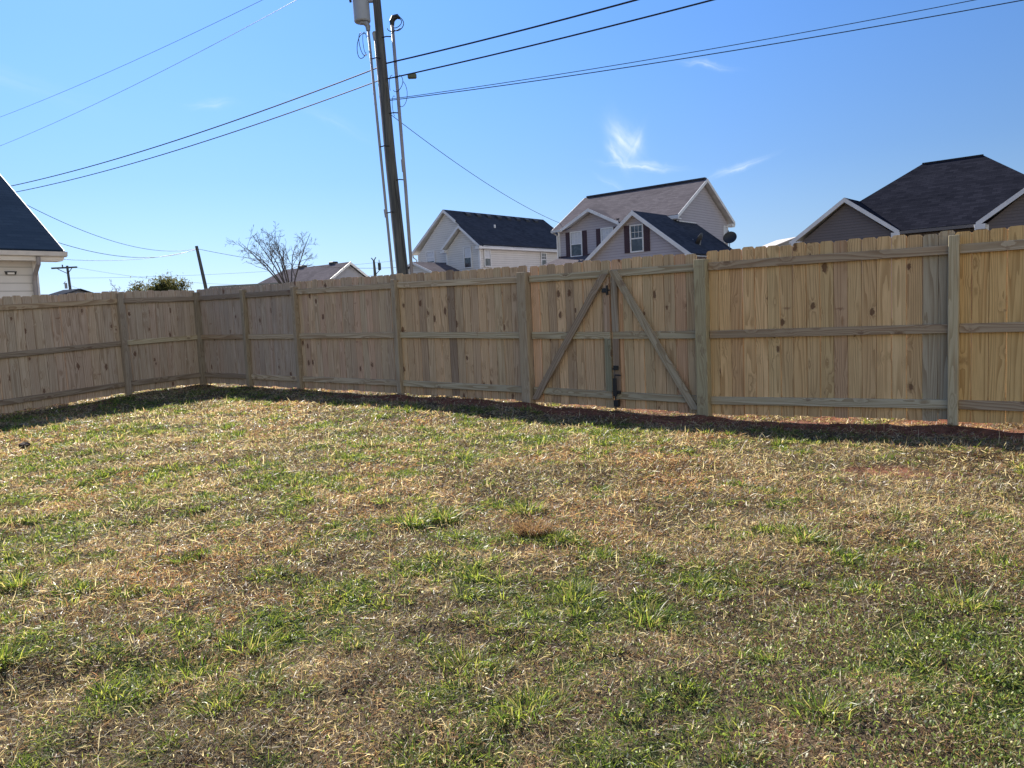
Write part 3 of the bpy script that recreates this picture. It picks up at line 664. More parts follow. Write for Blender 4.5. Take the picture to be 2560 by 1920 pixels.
for i in range(8):
    v = 2.0 + i * 1.12; u_ = RU + .22; z = RZ - s_r * .22; mb.prism([(u_, v, z + .02), (u_ + .32, v, z - .32 * s_r + .02), (u_ + .32, v, z - .32 * s_r + .16), (u_ + .06, v, z + .10)], (0, .42, 0))
build_split(mb, 'roof_vent', simple('dark_vent', (.03, .033, .04), .7), h1)
mb = MB(); mb.tube([(-1.75, 3.7, 7.2), (-1.75, 3.7, 7.72)], .07, 8); mb.build('vent_pipe', TRIM, h1)
mb = MB(); gable_wall(mb, -5.65, -1.35, 4.02, -3.5, 4.92, -2.7, .369); mb.build('porch_wall', SIDE_CREAM, h1)
ll = (5.10 - 4.13) / 2.33
roof('porch_roof', SH_TAN, h1, [[(-3.5, -2.9, 5.10), (-3.5, .369, 5.10), (-1.0, .369, 5.10 - 2.5 * ll), (-1.0, -2.9, 5.10 - 2.5 * ll)], [(-3.501, -2.9, 5.10), (-3.501, .369, 5.10), (-6.0, .369, 5.10 - 2.5 * ll), (-6.0, -2.9, 5.10 - 2.5 * ll)]])
mb = MB(); strip(mb, (-3.5, -2.9, 5.10), (-1.0, -2.9, 5.10 - 2.5 * ll), .15, .03, (0, -1, 0)); strip(mb, (-3.5, -2.9, 5.10), (-6.0, -2.9, 5.10 - 2.5 * ll), .15, .03, (0, -1, 0)); build_split(mb, 'porch_trim', TRIM, h1)

# --- H2: lavender house with shutters, garage gable in front
h2 = house_root('lavender_house', (3.32, 48, 0), 'two-storey lavender-grey house with maroon shutters and a front garage gable')
RZ2, RV = 8.57, 3.3; sl2 = (RZ2 - 6.30) / (RV + .4)
mb = MB(); mb.prism([(0, 0, 0), (0, 6.6, 0), (0, 6.6, 6.28), (0, RV, RZ2 - .24), (0, 0, 6.28)], (8.0, 0, 0)); mb.build('wall', SIDE_LAV, h2)
roof('roof', SH_TAN, h2, [[(-.22, -.4, 6.30), (.42, -.4, 6.30), (.62, .02, 6.30 + .42 * sl2), (4.36, .02, 6.30 + .42 * sl2), (4.56, -.4, 6.30), (8.3, -.4, 6.30), (8.3, RV, RZ2), (-.22, RV, RZ2)], [(-.22, 7.0, 6.30), (8.3, 7.0, 6.30), (8.3, RV + .001, RZ2), (-.22, RV + .001, RZ2)]], soffit=True)
mb = MB(); mb.box((.0, RV - .14, RZ2 - .03), (8.2, RV + .14, RZ2 + .07)); mb.build('ridge_cap', simple('dark_ridge', (.035, .035, .045), .8), h2)
mb = MB(); strip(mb, (8.3, -.4, 6.30), (8.3, RV, RZ2), .20, .03, (1, 0, 0)); strip(mb, (8.3, 7.0, 6.30), (8.3, RV, RZ2), .20, .03, (1, 0, 0)); strip(mb, (-.22, -.4, 6.3), (-.22, RV, RZ2), .2, .03, (-1, 0, 0))
mb.box((6.3, -.43, 6.08), (8.33, -.40, 6.27)); mb.box((8.0, -.40, 6.05), (8.3, 0, 6.12)); mb.box((8.0, 6.6, 6.0), (8.3, 7.0, 6.2)); mb.box((6.3, -.4, 6.05), (7.99, -.01, 6.10)); build_split(mb, 'trim', TRIM, h2)
mb = MB(); mb.box((-.04, -.04, 0), (.09, -.001, 6.2)); mb.box((8.0, -.03, 0), (8.03, .1, 6.1)); mb.box((8.0, 6.5, 0), (8.03, 6.63, 6.1)); build_split(mb, 'corner_trim', TRIM, h2)
mb = MB(); mb.box((-.25, -.5, 6.15), (.45, -.405, 6.28)); mb.tube([(-.1, -.44, 6.15), (-.06, -.1, 5.95), (-.06, -.06, 0)], .05, 6); mb.build('gutter', GUTTER, h2)
mb = MB(); gable_wall(mb, .62, 4.36, 6.25, 2.49, 7.13, -.012, 1.0, 6.0); mb.build('gable_wall', SIDE_LAV, h2)
gs = (7.30 - 6.30) / 2.06
roof('gable_roof', SH_TAN, h2, [[(2.49, -.42, 7.30), (2.49, 1.25, 7.30), (4.55, -.38, 6.33), (4.55, -.42, 6.30)], [(2.489, -.42, 7.30), (2.489, 1.25, 7.30), (.43, -.38, 6.33), (.43, -.42, 6.30)]], .07, soffit=True)
mb = MB(); strip(mb, (2.49, -.42, 7.30), (.43, -.42, 6.30), .18, .03, (0, -1, 0)); strip(mb, (2.49, -.42, 7.30), (4.55, -.42, 6.30), .18, .03, (0, -1, 0)); build_split(mb, 'gable_trim', TRIM, h2)
window(h2, 'v', .92, 1.66, 4.66, 6.04, 0, blind=.5, shutters='lr'); window(h2, 'v', 3.14, 3.88, 4.66, 6.04, 0, blind=.5, shutters='lr')
window(h2, 'u', 6.0, 6.45, 5.1, 6.0, 8.0, blind=.95, grid=False)
roof('porch_roof', SH_TAN, h2, [[(-.1, -.002, 4.62), (4.7, -.002, 4.62), (4.7, -2.2, 4.0), (-.15, -2.2, 4.0)]])
mb = MB(); mb.box((-.1, -.05, 4.62), (4.6, -.003, 4.70)); mb.build('flashing', SHUTTER, h2)
mb = MB(); mb.box((0, -2.1, 0), (.12, -1.98, 3.9)); mb.box((2.2, -2.1, 0), (2.32, -1.98, 3.9)); mb.box((0, -2.12, 3.72), (4.5, -1.96, 3.88)); build_split(mb, 'porch_post', TRIM, h2)
GR, GZ = 7.59, 6.33; gsl = .755
mb = MB(); gable_wall(mb, 4.55, 10.5, GZ - gsl * 3.04 - .12, GR, GZ - .15, -3.75, -.001); mb.build('garage_wall', SIDE_LAV, h2)
mb = MB(); mb.prism([(8.031, -.0005, 0), (10.5, -.0005, 0), (10.5, -.0005, 3.95), (8.031, -.0005, 5.78)], (0, 2.1, 0)); mb.build('wing_wall', SIDE_LAV, h2)
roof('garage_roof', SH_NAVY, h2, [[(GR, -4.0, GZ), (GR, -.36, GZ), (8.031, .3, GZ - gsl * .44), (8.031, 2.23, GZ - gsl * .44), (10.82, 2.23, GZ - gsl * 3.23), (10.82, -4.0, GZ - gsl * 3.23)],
                              [(GR - .001, -4.0, GZ), (GR - .001, -.36, GZ), (6.9, -.001, GZ - gsl * .69), (4.26, -.001, GZ - gsl * 3.33), (4.26, -4.0, GZ - gsl * 3.33)]], soffit=True)  # garage slope's shade put into the colour: darker shingle than the main roof
mb = MB(); strip(mb, (GR, -4.0, GZ), (4.26, -4.0, GZ - gsl * 3.33), .24, .03, (0, -1, 0)); strip(mb, (GR, -4.0, GZ), (10.82, -4.0, GZ - gsl * 3.23), .24, .03, (0, -1, 0))
mb.box((4.24, -4.032, 3.52), (4.62, -3.76, 3.80)); mb.box((10.45, -4.032, 3.58), (10.84, -3.76, 3.88)); mb.box((4.5, -3.79, 0), (4.62, -3.755, 3.6)); build_split(mb, 'garage_trim', TRIM, h2)
mb = MB(); strip(mb, (8.034, .2, 6.02), (8.034, 2.25, 6.02), .07, .03, (1, 0, 0)); mb.build('wall_flashing', TRIM, h2)
window(h2, 'v', 7.36, 8.02, 4.28, 5.56, -3.75, blind=0, shutters='lr', sw=.34)
def dish(parent, base, tip, face, r_=.36):
    mb = MB(); c = Vector(tip); f = Vector(face).normalized(); a = f.orthogonal().normalized(); b2 = f.cross(a); vs = [c - f * .07]; fs = []
    for k_ in (1, 2, 3):
        for j in range(20):
            an = j / 20 * 6.2832; q = r_ * k_ / 3; vs.append(c - f * .07 * (1 - (k_ / 3) ** 2) + (a * math.cos(an) * 1.08 + b2 * math.sin(an) * .92) * q)
    for j in range(20): fs.append((0, 1 + j, 1 + (j + 1) % 20))
    for k_ in (0, 1):
        for j in range(20): fs.append((1 + k_ * 20 + j, 1 + (k_ + 1) * 20 + j, 1 + (k_ + 1) * 20 + (j + 1) % 20, 1 + k_ * 20 + (j + 1) % 20))
    mb.add(vs, fs); d_ = mb.build('satellite_dish', BLACK, parent); sm = d_.modifiers.new('s', 'SOLIDIFY'); sm.thickness = .02
    mb = MB(); mb.tube([base, tuple(c - f * .1)], .025, 6); mb.tube([tuple(c - b2 * r_ * .8), tuple(c + f * .42 - b2 * .2)], .012, 5); mb.tube([tuple(c + f * .36 - b2 * .17), tuple(c + f * .46 - b2 * .22)], .04, 6); mb.build('mast', GALV, d_)
dish(h2, (10.14, 2.0, 4.2), (10.2, 1.95, 4.98), (.45, -.75, .35)); dish(h2, (10.02, -1.5, 4.25), (10.05, -1.5, 4.72), (-.95, -.1, .4))

# --- H3: dark house on the right with hip roof
h3 = house_root('dark_house', (15.75, 31, 0), 'brown-grey house with a tall dark hip roof, right end of the row')
HE = 3.95
W1z = 5.48
# walls: main block and two front wings
mb = MB(); mb.box((-4.0, .45, 0), (6.0, 8.0, HE - .15)); mb.build('wall', SIDE_DARK, h3)
mb = MB(); gable_wall(mb, -3.95, -.3, HE - .08, -2.1, W1z - .20, .12, .449); mb.build('left_gable_wall', SIDE_DARK, h3)
mb = MB(); gable_wall(mb, 2.95, 6.75, HE - .08, 4.85, 5.42, -.15, .449); mb.build('right_gable_wall', SIDE_DARK, h3)
k7 = .7
mainr = [[(-.04, 4, 7.02), (2.2, 4, 7.02), (6.4, -.02 + 0.0, 3.97), (6.4, 0, 3.95), (-.1, 0, HE), (-2.1, 2.05, 5.51)],
         [(-.04, 4, 7.02), (-2.1, 2.05, 5.52), (-2.1, -.12, 5.50), (-4.30, -.12, HE), (-4.30, 8.2, HE)],
         [(-.04, 4, 7.02), (2.2, 4, 7.02), (6.4, 8.2, HE), (-4.3, 8.2, HE)],
         [(2.2, 4, 7.02), (6.4, 0, HE), (6.4, 8.2, HE)],
         [(-2.099, -.12, 5.50), (-2.099, 2.06, 5.50), (-.02, .02, HE), (-.02, -.12, HE)],
         [(4.85, -.42, 5.50), (4.85, 2.2, 5.50), (2.66, .02, HE), (2.66, -.42, HE)], [(4.851, -.42, 5.50), (4.851, 2.2, 5.50), (7.04, .02, HE), (7.04, -.42, HE)]]
mainr[0] = [(-.04, 4, 7.02), (2.2, 4, 7.02), (6.4, 0, HE), (-.02, 0, HE), (-2.1, 2.05, 5.51)]
roof('roof', SH_BLACK, h3, mainr, .06, soffit=True)
mb = MB(); mb.box((-.06, 3.93, 6.98), (2.22, 4.07, 7.045)); mb.build('ridge_cap', simple('ridge_cap_black', (.012, .012, .016), .8), h3)
mb = MB()
for (p, q) in (((-2.1, -.13, 5.50), (-4.30, -.13, HE)), ((-2.1, -.13, 5.50), (-.02, -.13, HE)), ((4.85, -.43, 5.50), (2.66, -.43, HE)), ((4.85, -.43, 5.50), (7.04, -.43, HE))): strip(mb, p, q, .19, .03, (0, -1, 0))
mb.box((-4.32, -.165, HE - .26), (-3.93, .119, HE - .07)); mb.box((-.32, -.165, HE - .26), (0.0, .119, HE - .07)); mb.box((2.64, -.465, HE - .26), (2.97, -.151, HE - .07))
build_split(mb, 'trim', TRIM, h3)
mb = MB(); mb.box((-3.97, .09, 0), (-3.86, .119, HE - .1)); mb.box((-.38, .09, 0), (-.28, .119, HE - .1)); mb.box((2.93, -.18, 0), (3.04, -.151, HE - .1)); build_split(mb, 'corner_trim', TRIM, h3)
mb = MB(); mb.box((-.0, -.13, HE - .15), (2.64, -.01, HE - .03)); mb.build('gutter', simple('dark_gutter', (.13, .12, .12), .5), h3)
mb = MB(); mb.tube([(-4.33, -.05, HE - .1), (-4.2, -.05, HE - .33), (-4.0, .06, HE - .4), (-4.0, .06, 0)], .045, 6); mb.tube([(2.6, -.2, HE - .06), (2.62, -.2, HE - .3), (2.9, -.2, HE - .4), (2.9, -.2, 0)], .045, 6); mb.box((-4.42, -.1, HE - .13), (-4.29, 8.2, HE - .01)); build_split(mb, 'downspout', GUTTER, h3)
window(h3, 'v', -2.35, -1.55, 2.4, 3.60, .12, blind=.5, grid=False)

# --- H4: low grey house behind the bare tree
h4 = house_root('grey_house', (-12.01, 60, 0), 'single-storey grey gabled house with a pale brown roof, behind the bare tree')
mb = MB(); mb.prism([(-.25, -3.4, 0), (-.25, 3.4, 0), (-.25, 3.4, 3.50), (-.25, 0, 5.70), (-.25, -3.4, 3.50)], (-8.4, 0, 0)); mb.box((-12.2, -3.38, 0), (-8.6, 3.38, 3.4)); mb.build('wall', SIDE_GREY, h4)
q4 = (5.88 - 4.36) / 2.34
roof('roof', SH_TAN, h4, [[(0, 0, 5.88), (-8.82, 0, 5.88), (-12.6, -3.8, 5.88 - 3.8 * q4), (0, -3.8, 5.88 - 3.8 * q4)], [(0, .001, 5.88), (-8.82, .001, 5.88), (-12.6, 3.8, 5.88 - 3.8 * q4), (0, 3.8, 5.88 - 3.8 * q4)], [(-8.82, 0, 5.88), (-12.6, -3.8, 5.88 - 3.8 * q4), (-12.6, 3.8, 5.88 - 3.8 * q4)]])
mb = MB(); strip(mb, (0, 0, 5.88), (0, -3.8, 5.88 - 3.8 * q4), .2, .03, (1, 0, 0)); strip(mb, (0, 0, 5.88), (0, 3.8, 5.88 - 3.8 * q4), .2, .03, (1, 0, 0)); build_split(mb, 'rake_trim', TRIM, h4)
for uu_ in (-6.4, -2.3):
    mb = MB(); mb.box((uu_ - .3, -.1, 5.8), (uu_ + .3, .4, 6.06)); mb.build('roof_vent', BLACK, h4, bevel=.04)

# --- H5: house at the left edge
h5 = house_root('white_house', (-10.23, 17, 0), 'close white-sided house with a steep charcoal roof and gutter, at the left edge', 'houses beyond the fence')
mb = MB(); mb.prism([(0, 0, 0), (-8, 0, 0), (-8, 0, 3.05), (-4, 0, 5.5), (0, 0, 3.05)], (0, -9.0, 0)); mb.build('wall', SIDE_WHITE, h5)
q5 = .625
roof('roof', SH_BLUE, h5, [[(.38, .42, 3.26), (.38, -9.2, 3.26), (-4.0, -9.2, 3.26 + 4.38 * q5), (-4.0, .42, 3.26 + 4.38 * q5)], [(-8.38, .42, 3.26), (-8.38, -9.2, 3.26), (-4.001, -9.2, 3.26 + 4.38 * q5), (-4.001, .42, 3.26 + 4.38 * q5)]])
mb = MB(); strip(mb, (.38, .42, 3.24), (-4.0, .42, 3.24 + 4.38 * q5), .10, .03, (0, 1, 0)); mb.box((.0, -9.1, 3.02), (.36, .40, 3.06)); mb.box((.34, -9.1, 3.05), (.375, .42, 3.16)); build_split(mb, 'trim', TRIM, h5)
mb = MB(); mb.prism([(.376, 0, 3.10), (.47, 0, 3.12), (.49, 0, 3.21), (.376, 0, 3.22)], (0, -9.2, 0)); g5 = mb
g5.prism([(.376, 0.46, 3.10), (.47, .46, 3.12), (.49, .46, 3.21), (.376, .46, 3.22)], (0, -.459, 0)); g5.build('gutter', GUTTER, h5)
mb = MB(); mb.tube([(.40, -.10, 3.10), (.38, -.10, 2.95), (.12, -.10, 2.74), (.07, -.10, 2.6), (.07, -.10, 0.1)], .045, 8); build_split(mb, 'downspout', PVC, h5)
mb = MB(); mb.box((0, -.1, .3), (.025, 0, 3.02)); build_split(mb, 'corner_trim', TRIM, h5)
mb = MB(); mb.prism([(.002, -.62, 2.74), (.002, -.44, 2.74), (.002, -.42, 2.81), (.002, -.64, 2.81)], (.05, 0, 0)); mb.build('wall_vent', BLACK, h5)
mb = MB(); mb.box((.01, -.60, 2.745), (.056, -.47, 2.785)); mb.build('vent_flap', TRIM, h5)
# --- far sheds and roofs
def gable_shed(name, O, L, W, ze, zr, wall, rf, label, th=TH, group=None, cat='shed'):
    r_ = empty(name, O, -th); tag(r_, label, cat, group)
    mb = MB(); mb.prism([(0, 0, 0), (0, W, 0), (0, W, ze), (0, W / 2, zr - .1), (0, 0, ze)], (L, 0, 0)); mb.build('wall', wall, r_)
    roof('roof', rf, r_, [[(-.3, -.3, ze), (L + .3, -.3, ze), (L + .3, W / 2, zr), (-.3, W / 2, zr)], [(-.3, W + .3, ze), (L + .3, W + .3, ze), (L + .3, W / 2 + .001, zr), (-.3, W / 2 + .001, zr)]]); return r_
gable_shed('green_roofed_shed', (-18.75, 48.5, 0), 5.6, 1.9, 3.25, 3.98, SIDE_GREY, SH_GREEN, 'long low dark green roof just over the fence, left of the bare tree', R(7), 'low roofs showing over the fence')
gable_shed('dark_roofed_shed', (-13.5, 46.6, 0), 1.75, 2.0, 3.4, 3.93, SIDE_WHITE, simple('dark_blue_roof', (.008, .012, .020), .9, spec=.05), 'small shed with a dark roof below the bare tree', R(5), 'low roofs showing over the fence')
gable_shed('distant_house', (-37.2, 60.5, 0), 1.5, 6.0, 4.0, 4.95, SIDE_GREY, SH_NAVY, 'tiny distant grey house beside the corner of the left white house', R(25), 'low roofs showing over the fence', 'house')
o = gable_shed('pale_roofed_house', (22.7, 70.5, 0), 2.5, 4.6, 6.0, 6.85, SIDE_GREY, simple('pale_roof', (.42, .39, .37), .8, var=.15), 'distant house with a pale beige roof, left of the dark hip-roofed house', R(76), 'low roofs showing over the fence', 'house')

# ------------------------------------------------------------------ poles and wires
def catenary(p, q, sag, n=26):
    p, q = Vector(p), Vector(q); return [p.lerp(q, i / n) - Vector((0, 0, 4 * sag * (i / n) * (1 - i / n))) for i in range(n + 1)]
def wire(p, q, sag, r_, label, m=WIRE, name='overhead_wire', group='overhead wires'):
    mb = MB(); mb.tube(catenary(p, q, sag), r_, 5); o = mb.build(name, m); tag(o, label, 'wire', group); return o
up = empty('utility_pole', (-3.57, 28, .2)); tag(up, 'tall dark wooden utility pole with a transformer and three conduits, behind the fence', 'utility pole')  # tall pole, its fittings and wires: coordinates scaled up about the camera
mb = MB(); mb.tube([(-3.58, 28, .0), (-3.738, 28.000, 2.948), (-3.920, 28.000, 7.022), (-4.088, 28.000, 12.496), (-4.200, 28.000, 16.500)], [0.225, 0.200, 0.170, 0.140, 0.118], 20); mb.build('pole', POLE, up, smooth=True)
mb = MB(); mb.tube([(-4.634, 28.028, 11.782), (-4.634, 28.028, 11.824), (-4.662, 28.028, 13.280)], [0.266, 0.287, 0.287], 24); tr_ = mb.build('transformer', TRANSF, up)
mb = MB(); mb.box((-4.480, 27.944, 12.440), (-4.172, 28.084, 12.524)); mb.box((-4.480, 27.944, 13.000), (-4.172, 28.084, 13.084)); build_split(mb, 'bracket', GALV, up)
mb = MB(); mb.tube([(-4.662, 28.028, 13.280), (-4.662, 28.028, 13.770)], .056, 8); mb.tube([(-4.984, 27.930, 12.440), (-5.040, 27.930, 12.720)], .045, 6); build_split(mb, 'bushing', BLACK, up)
mb = MB(); mb.box((-5.460, 27.930, 14.610), (-2.800, 28.084, 14.778)); mb.build('crossarm', POLE, up)
def head(mb, c, s_=1, face=1):
    c = Vector(c)
    mb.tube([c + Vector((0, 0, -.09)), c + Vector((0, 0, .06)), c + Vector((face * .06, 0, .17)), c + Vector((face * .20, 0, .21)), c + Vector((face * .28, 0, .14))], [0.07, 0.091, 0.105, 0.084, 0.042], 10)
def conduit(pts, r_, topface, y):
    mb = MB(); mb.tube(pts, r_, 12); cd_ = mb.build('conduit', PVC, up, smooth=True)
    mb = MB(); head(mb, pts[0], 1, topface); mb.build('weatherhead', BLACK if topface > 0 else GALV, cd_)
    return cd_
c1 = conduit([(-3.570, 27.790, 11.628), (-3.458, 27.790, 6.840), (-3.437, 27.790, 6.000), (-3.36, 27.79, .2)], .058, 1, 0)
c2 = conduit([(-4.438, 27.930, 11.544), (-4.270, 27.930, 7.260), (-4.102, 27.930, 2.920), (-3.98, 27.93, .2)], .047, -1, 0)
c3 = conduit([(-4.228, 28.084, 11.250), (-4.088, 28.084, 6.840), (-3.920, 28.084, 2.920), (-3.81, 28.08, .2)], .052, 0, 0)
mb = MB(); mb.tube([(-3.479, 27.790, 6.980), (-3.465, 27.790, 6.560)], .066, 12); mb.tube([(-4.228, 27.930, 5.300), (-4.200, 27.930, 5.020)], .056, 10); build_split(mb, 'coupling', PVC, up)
mb = MB()
for (z, xa, xb) in ((11.18, -4.03, -3.57), (8.59, -3.95, -3.49), (6.28, -3.85, -3.44), (10.48, -4.40, -4.06), (7.47, -4.28, -3.92), (5.16, -4.20, -3.81)):
    mb.tube([(xa, 27.90, z), ((xa + xb) / 2, 27.86, z + .03), (xb, 27.83, z)], .02, 6)
build_split(mb, 'bracket', BLACK, up)
mb = MB()
def loop(c, rx, rz, dx=0, a0=0, a1=6.28, r_=.009):
    mb.tube([(c[0] + 1.4 * (rx * math.cos(a) + dx * math.sin(a)), c[1] + .04 * math.sin(a * 2), c[2] + 1.4 * rz * math.sin(a)) for a in np.linspace(a0, a1, 20)], r_ * 1.4, 5)
loop((-4.648, 27.860, 10.928), .14, .30, .05, 1.2, 5.6); loop((-4.620, 27.860, 10.984), .10, .28, -.03, 1.6, 5.2); loop((-4.564, 27.860, 11.040), .05, .25, .0, .5, 5.0, .007)
loop((-3.388, 27.720, 11.572), .16, .17, .0, -2.6, 1.3, .011); loop((-3.416, 27.720, 11.600), .13, .12, .02, -2.4, 1.4, .010); loop((-3.500, 27.720, 11.460), .17, .10, .02, 3.3, 6.0, .011)
loop((-3.500, 27.720, 9.570), .13, .20, .04, -2.3, 1.5, .008); loop((-3.388, 27.720, 9.220), .15, .32, .0, -1.9, 1.2, .007); loop((-3.668, 27.720, 9.500), .08, .25, .0, 1.5, 3.6, .008); loop((-3.640, 27.720, 8.800), .06, .25, .0, 1.2, 4.4, .006)
mb.tube([(-3.836, 27.832, 6.280), (-3.724, 27.804, 5.300), (-3.668, 27.804, 4.180), (-3.528, 27.804, 2.220)], .011, 5)
build_split(mb, 'drip_loop', WIRE, up)
mb = MB(); mb.box((-3.136, 27.720, 9.724), (-2.828, 27.860, 9.892)); mb.build('splice_box', simple('olive_box', (.10, .11, .06), .6), up, bevel=.03)
for ch in up.children: ch.matrix_parent_inverse = Matrix.Translation(up.location).inverted()
a = (-4.284, 28.000, 10.242)
wire((-29.862, 47.600, 10.424), (-4.102, 28.000, 10.242), 0.35, 0.0238, 'upper of the two thick wires from the tall pole to the left house roof', group='thick wires at the tall pole')
wire((-29.596, 47.600, 10.060), (-4.172, 28.000, 9.780), 0.35, 0.021, 'lower of the two thick wires from the tall pole to the left house roof', group='thick wires at the tall pole')
wire((-3.920, 28.000, 10.340), (22.400, 9.380, 10.340), 0.448, 0.028, 'upper of the two thick wires leaving the tall pole to the top edge', group='thick wires at the tall pole')
wire((-3.948, 28.000, 9.808), (27.300, 7.000, 10.270), 0.532, 0.0252, 'lower of the two thick wires leaving the tall pole, with an olive splice box', group='thick wires at the tall pole')
wire((-29.960, 47.600, 14.512), (-3.080, 28.000, 14.792), 0.28, 0.0091, 'highest thin wire crossing the upper left sky', WIREG, group='thin high wires')
wire((-30.142, 47.600, 12.832), (-5.180, 28.000, 13.420), 0.28, 0.0091, 'second thin wire below the highest one in the upper left sky', WIREG, group='thin high wires')
wire((-3.836, 28.000, 9.080), (32.23, 14.84, 10.28), 0.56, 0.014, 'lower line of the close wire pair crossing the right half of the sky', group='wire pair to the right')
wire((-3.836, 28.000, 9.122), (31.05, 15.40, 10.72), 0.56, 0.0112, 'upper line of the close wire pair crossing the right half of the sky', group='wire pair to the right')
wire((-3.850, 28.000, 8.604), (3.40, 48.4, 6.80), 0.35, 0.012, 'thin drop wire from the tall pole down to the lavender house roof')
sp_ = empty('telephone_pole', (-17.5, 45, .3)); tag(sp_, 'short bare leaning pole left of the bare tree', 'utility pole')
mb = MB(); mb.tube([(-17.1, 45, .3), (-17.49, 45, 3.8), (-17.81, 45, 6.08)], [.11, .10, .085], 10); o = mb.build('pole', POLE, sp_); o.matrix_parent_inverse = Matrix.Translation(sp_.location).inverted()
wire((-15.9, 25, 6.0), (-17.82, 45, 5.93), .75, .010, 'sagging cable from the left house roof to the short bare pole, the topmost', group='cables to the short pole')
wire((-18.6, 30.5, 5.45), (-17.82, 45, 5.91), .72, .012, 'middle sagging cable from the left house to the short bare pole', group='cables to the short pole')
wire((-19.4, 32.0, 4.62), (-17.82, 45, 5.88), .35, .009, 'lowest sagging cable from the left house to the short bare pole', group='cables to the short pole')
wire((-17.80, 45, 5.93), (-6.5, 58, 5.2), .55, .013, 'cable from the short bare pole running right behind the bare tree')
tp = empty('telephone_pole', (-55.1, 98, .5)); tag(tp, 'distant pole with a crossarm, right of the left white house', 'utility pole')
mb = MB(); mb.tube([(-54.9, 98, .5), (-55.1, 98, 6.3), (-55.22, 98, 9.85)], [.19, .17, .14], 8); a1_ = mb.build('pole', POLE, tp)
mb = MB(); mb.box((-57.2, 97.9, 9.52), (-54.0, 98.1, 9.72)); mb.tube([(-56.4, 97.9, 9.5), (-55.25, 97.9, 8.9)], .05, 5); mb.tube([(-54.6, 97.9, 9.5), (-55.15, 97.9, 8.9)], .05, 5); mb.tube([(-55.75, 97.9, 9.7), (-55.75, 97.9, 10.0)], .08, 6); a2_ = mb.build('crossarm', POLE, tp)
mb = MB(); mb.tube([(-55.5, 97.8, 7.0), (-55.5, 97.8, 7.7)], .16, 8); mb.tube([(-55.8, 97.8, 7.6), (-55.5, 97.8, 7.9)], .04, 5); a3_ = mb.build('transformer', GALV, tp)
for q in (a1_, a2_, a3_): q.matrix_parent_inverse = Matrix.Translation(tp.location).inverted()
tq = empty('telephone_pole', (-16.94, 100, .5)); tag(tq, 'small distant pole with a hanging transformer, left of the tall pole', 'utility pole')
mb = MB(); mb.tube([(-16.7, 100, .5), (-16.94, 100, 6.9), (-17.0, 100, 8.9)], [.24, .2, .13], 8); mb.tube([(-17.0, 100, 8.8), (-17.3, 100, 9.2)], .07, 5); mb.tube([(-17.0, 100, 8.8), (-16.7, 100, 9.25)], .07, 5); a1_ = mb.build('pole', POLE, tq)
mb = MB(); mb.tube([(-16.3, 99.9, 7.6), (-16.3, 99.9, 8.5)], .2, 8); mb.tube([(-16.3, 99.9, 8.5), (-16.3, 99.9, 8.9)], .05, 5); mb.tube([(-16.9, 99.9, 7.0), (-16.3, 99.9, 7.6)], .05, 5); a2_ = mb.build('transformer', BLACK, tq)
for q in (a1_, a2_): q.matrix_parent_inverse = Matrix.Translation(tq.location).inverted()
for i, (p, q, s_, lb) in enumerate([((-54.2, 98, 9.6), (-30, 100, 6.3), .6, 'faint wire falling from the crossarm of the distant pole'), ((-55.1, 98, 8.3), (-14, 100, 8.7), .5, 'faint level wire joining the two distant poles'),
        ((-70, 98, 4.9), (-17, 100, 7.0), .7, 'faint low wire under the level one between the distant poles'), ((-55.1, 98, 7.4), (-49, 98, 5.0), .1, 'short slanting stay wire right of the distant crossarm pole'), ((-75, 98, 6.3), (-17, 100, 4.6), .3, 'lowest faint wire just above the fence top, far left')]):
    wire(p, q, s_, .014, lb, WIREG, group='faint distant wires')
mb = MB()
for dx, dz in ((0, 0), (.25, .05), (.5, -.05)):
    mb.tube(catenary((-15.2 - dx, 19.5, 6.0 + dz + .9), (-12.75 - dx * .2, 18.2, 5.0), .15, 12), .012, 5)
tag(mb.build('service_cable', WIRE), 'bundle of black service cables dropping to the left house roof', 'wire')

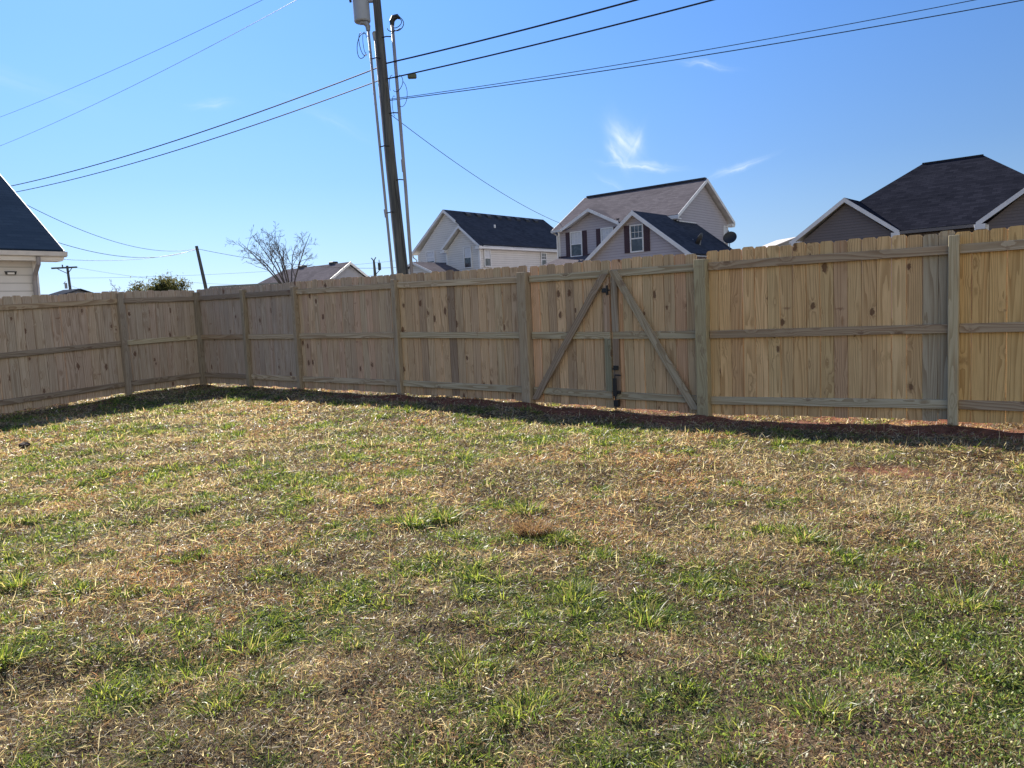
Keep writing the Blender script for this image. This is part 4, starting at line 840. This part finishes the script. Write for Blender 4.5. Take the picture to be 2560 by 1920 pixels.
# ------------------------------------------------------------------ trees
def bare_tree(name, base, label, seed, z_fork, stem_L, fan, stems, r0_, twig, m=BARK, nb=7, group=None):
    """many-stemmed leafless tree: stems rise together to z_fork, then arch outwards"""
    rd = random.Random(seed); root = empty(name, base); tag(root, label, 'tree', group); tr, cr = MB(), MB()
    def limb(mb_, p, d, L, r_, curl, seg=7, wob=.09, end=.3):
        pts = [p.copy()]; q = p.copy(); dd_ = d.copy()
        for i in range(seg):
            dd_ = (dd_ + curl / seg + Vector((rd.gauss(0, wob), rd.gauss(0, wob), rd.gauss(0, wob)))).normalized(); q = q + dd_ * (L / seg); pts.append(q.copy())
        rs = [max(r_ * (1 - (1 - end) * i / seg), twig) for i in range(seg + 1)]
        mb_.tube(pts, rs, 6 if r_ > .03 else 4, cap=False); return pts, rs
    def twigs(pts, rs, L, lev):
        n_ = len(pts)
        for j in range(nb if lev == 0 else (5 if lev == 1 else 3)):
            t_ = rd.uniform(.18 if lev == 0 else .15, .98) * (n_ - 1); i = min(int(t_), n_ - 2); p = pts[i].lerp(pts[i + 1], t_ - i); d = (pts[i + 1] - pts[i]).normalized()
            ax = d.cross(Vector((rd.gauss(0, 1), rd.gauss(0, 1), rd.gauss(0, .6)))).normalized(); nd = (Matrix.Rotation(rd.uniform(.4, .95), 3, ax) @ d).normalized()
            l_ = L * rd.uniform(.22, .48) * (1.25 - .5 * t_ / (n_ - 1))
            a, b = limb(cr, p, nd, l_, rs[i] * .55, Vector((0, 0, rd.choice([-.35, .3, .45]))), 5 if lev < 2 else 3, .11)
            if lev < 2: twigs(a, b, l_, lev + 1)
    for k_ in range(stems):
        t_ = (k_ + .5) / stems; dx = fan[0] + (fan[1] - fan[0]) * t_ + rd.gauss(0, .04); dy = rd.gauss(0, .28)
        p0 = Vector((dx * .12, dy * .1, 0)); p1 = Vector((dx * .42, dy * .4, z_fork)); tr.tube([p0, (p0 + p1) / 2, p1], [r0_ * 1.5, r0_ * 1.2, r0_], 6, cap=False)
        a, b = limb(tr, p1, Vector((dx * .75, dy, 1)).normalized(), stem_L * rd.uniform(.8, 1.05) * (1.0 - .12 * abs(dx)), r0_, Vector((dx * .7, dy * .4, -.15)), 9, .05, .22)
        twigs(a, b, stem_L, 0)
    tr.build('trunk', m, root, smooth=True); cr.build('crown', m, root); return root
bare_tree('bare_tree', (-9.5, 34, .9), 'leafless many-stemmed tree in front of the grey house', 5, 2.0, 2.8, (-.66, .22), 8, .043, .0048)
bare_tree('bare_tree', (-37.2, 75, .8), 'faint leafless tree left of the bushy green tree', 9, 2.2, 2.9, (-1.0, 1.0), 6, .045, .011, simple('pale_bark', (.30, .28, .26), .9), 5)
def leafy_tree(name, base, rx, rz, zc, label, seed, n=7000, leaf=.16):
    root = empty(name, base); tag(root, label, 'tree'); rd = random.Random(seed); g2 = np.random.default_rng(seed)
    mb = MB()
    for k_ in range(5):
        an = k_ * 1.3; mb.tube([(0, 0, 0), (.15 * math.cos(an), .1, zc * .5), (rx * .45 * math.cos(an), rx * .3 * math.sin(an), zc + rz * .3)], [.16, .10, .03], 6)
    mb.build('trunk', BARK, root)
    cl = [(rd.uniform(-rx, rx), rd.uniform(-rx, rx), rd.uniform(-rz, rz), rd.uniform(.35, .75)) for _ in range(60)]
    cl = [c for c in cl if (c[0] / rx) ** 2 + (c[1] / rx) ** 2 + (c[2] / rz) ** 2 < 1]
    ci = g2.integers(0, len(cl), n); C = np.array(cl)[ci]; off = g2.normal(0, 1, (n, 3)) * C[:, 3:4] * .55; P = C[:, :3] + off; P[:, 2] += zc
    P[:, 2] -= g2.exponential(.12, n)
    d1 = g2.normal(0, 1, (n, 3)); d1[:, 2] -= 1.2; d1 /= np.linalg.norm(d1, axis=1)[:, None]; d2 = np.cross(d1, g2.normal(0, 1, (n, 3))); d2 /= np.linalg.norm(d2, axis=1)[:, None]
    s = leaf * g2.uniform(.5, 1.3, (n, 1)); V = np.stack([P - d2 * s * .18, P + d2 * s * .18, P + d1 * s * 1.3], 1).reshape(-1, 3)
    me = bpy.data.meshes.new('crown'); fill_mesh(me, V, np.arange(3 * n).reshape(-1, 3))
    a = me.attributes.new('col', 'FLOAT_COLOR', 'POINT'); cc = np.ones((n, 3, 4), dtype=np.float32)
    base_c = np.array([(.040, .058, .022), (.065, .075, .030), (.09, .088, .042)])[(ci * 7) % 3]; cc[:, :, :3] = (base_c * g2.uniform(.6, 1.3, (n, 1)))[:, None, :]
    a.data.foreach_set('color', cc.ravel()); me.materials.append(LEAF); o = bpy.data.objects.new('crown', me); col.objects.link(o); o.parent = root; return root
leafy_tree('willow_tree', (-27.6, 62, .8), 2.25, 1.25, 3.3, 'bushy olive green drooping tree left of the short bare pole', 4, 9000, .22)
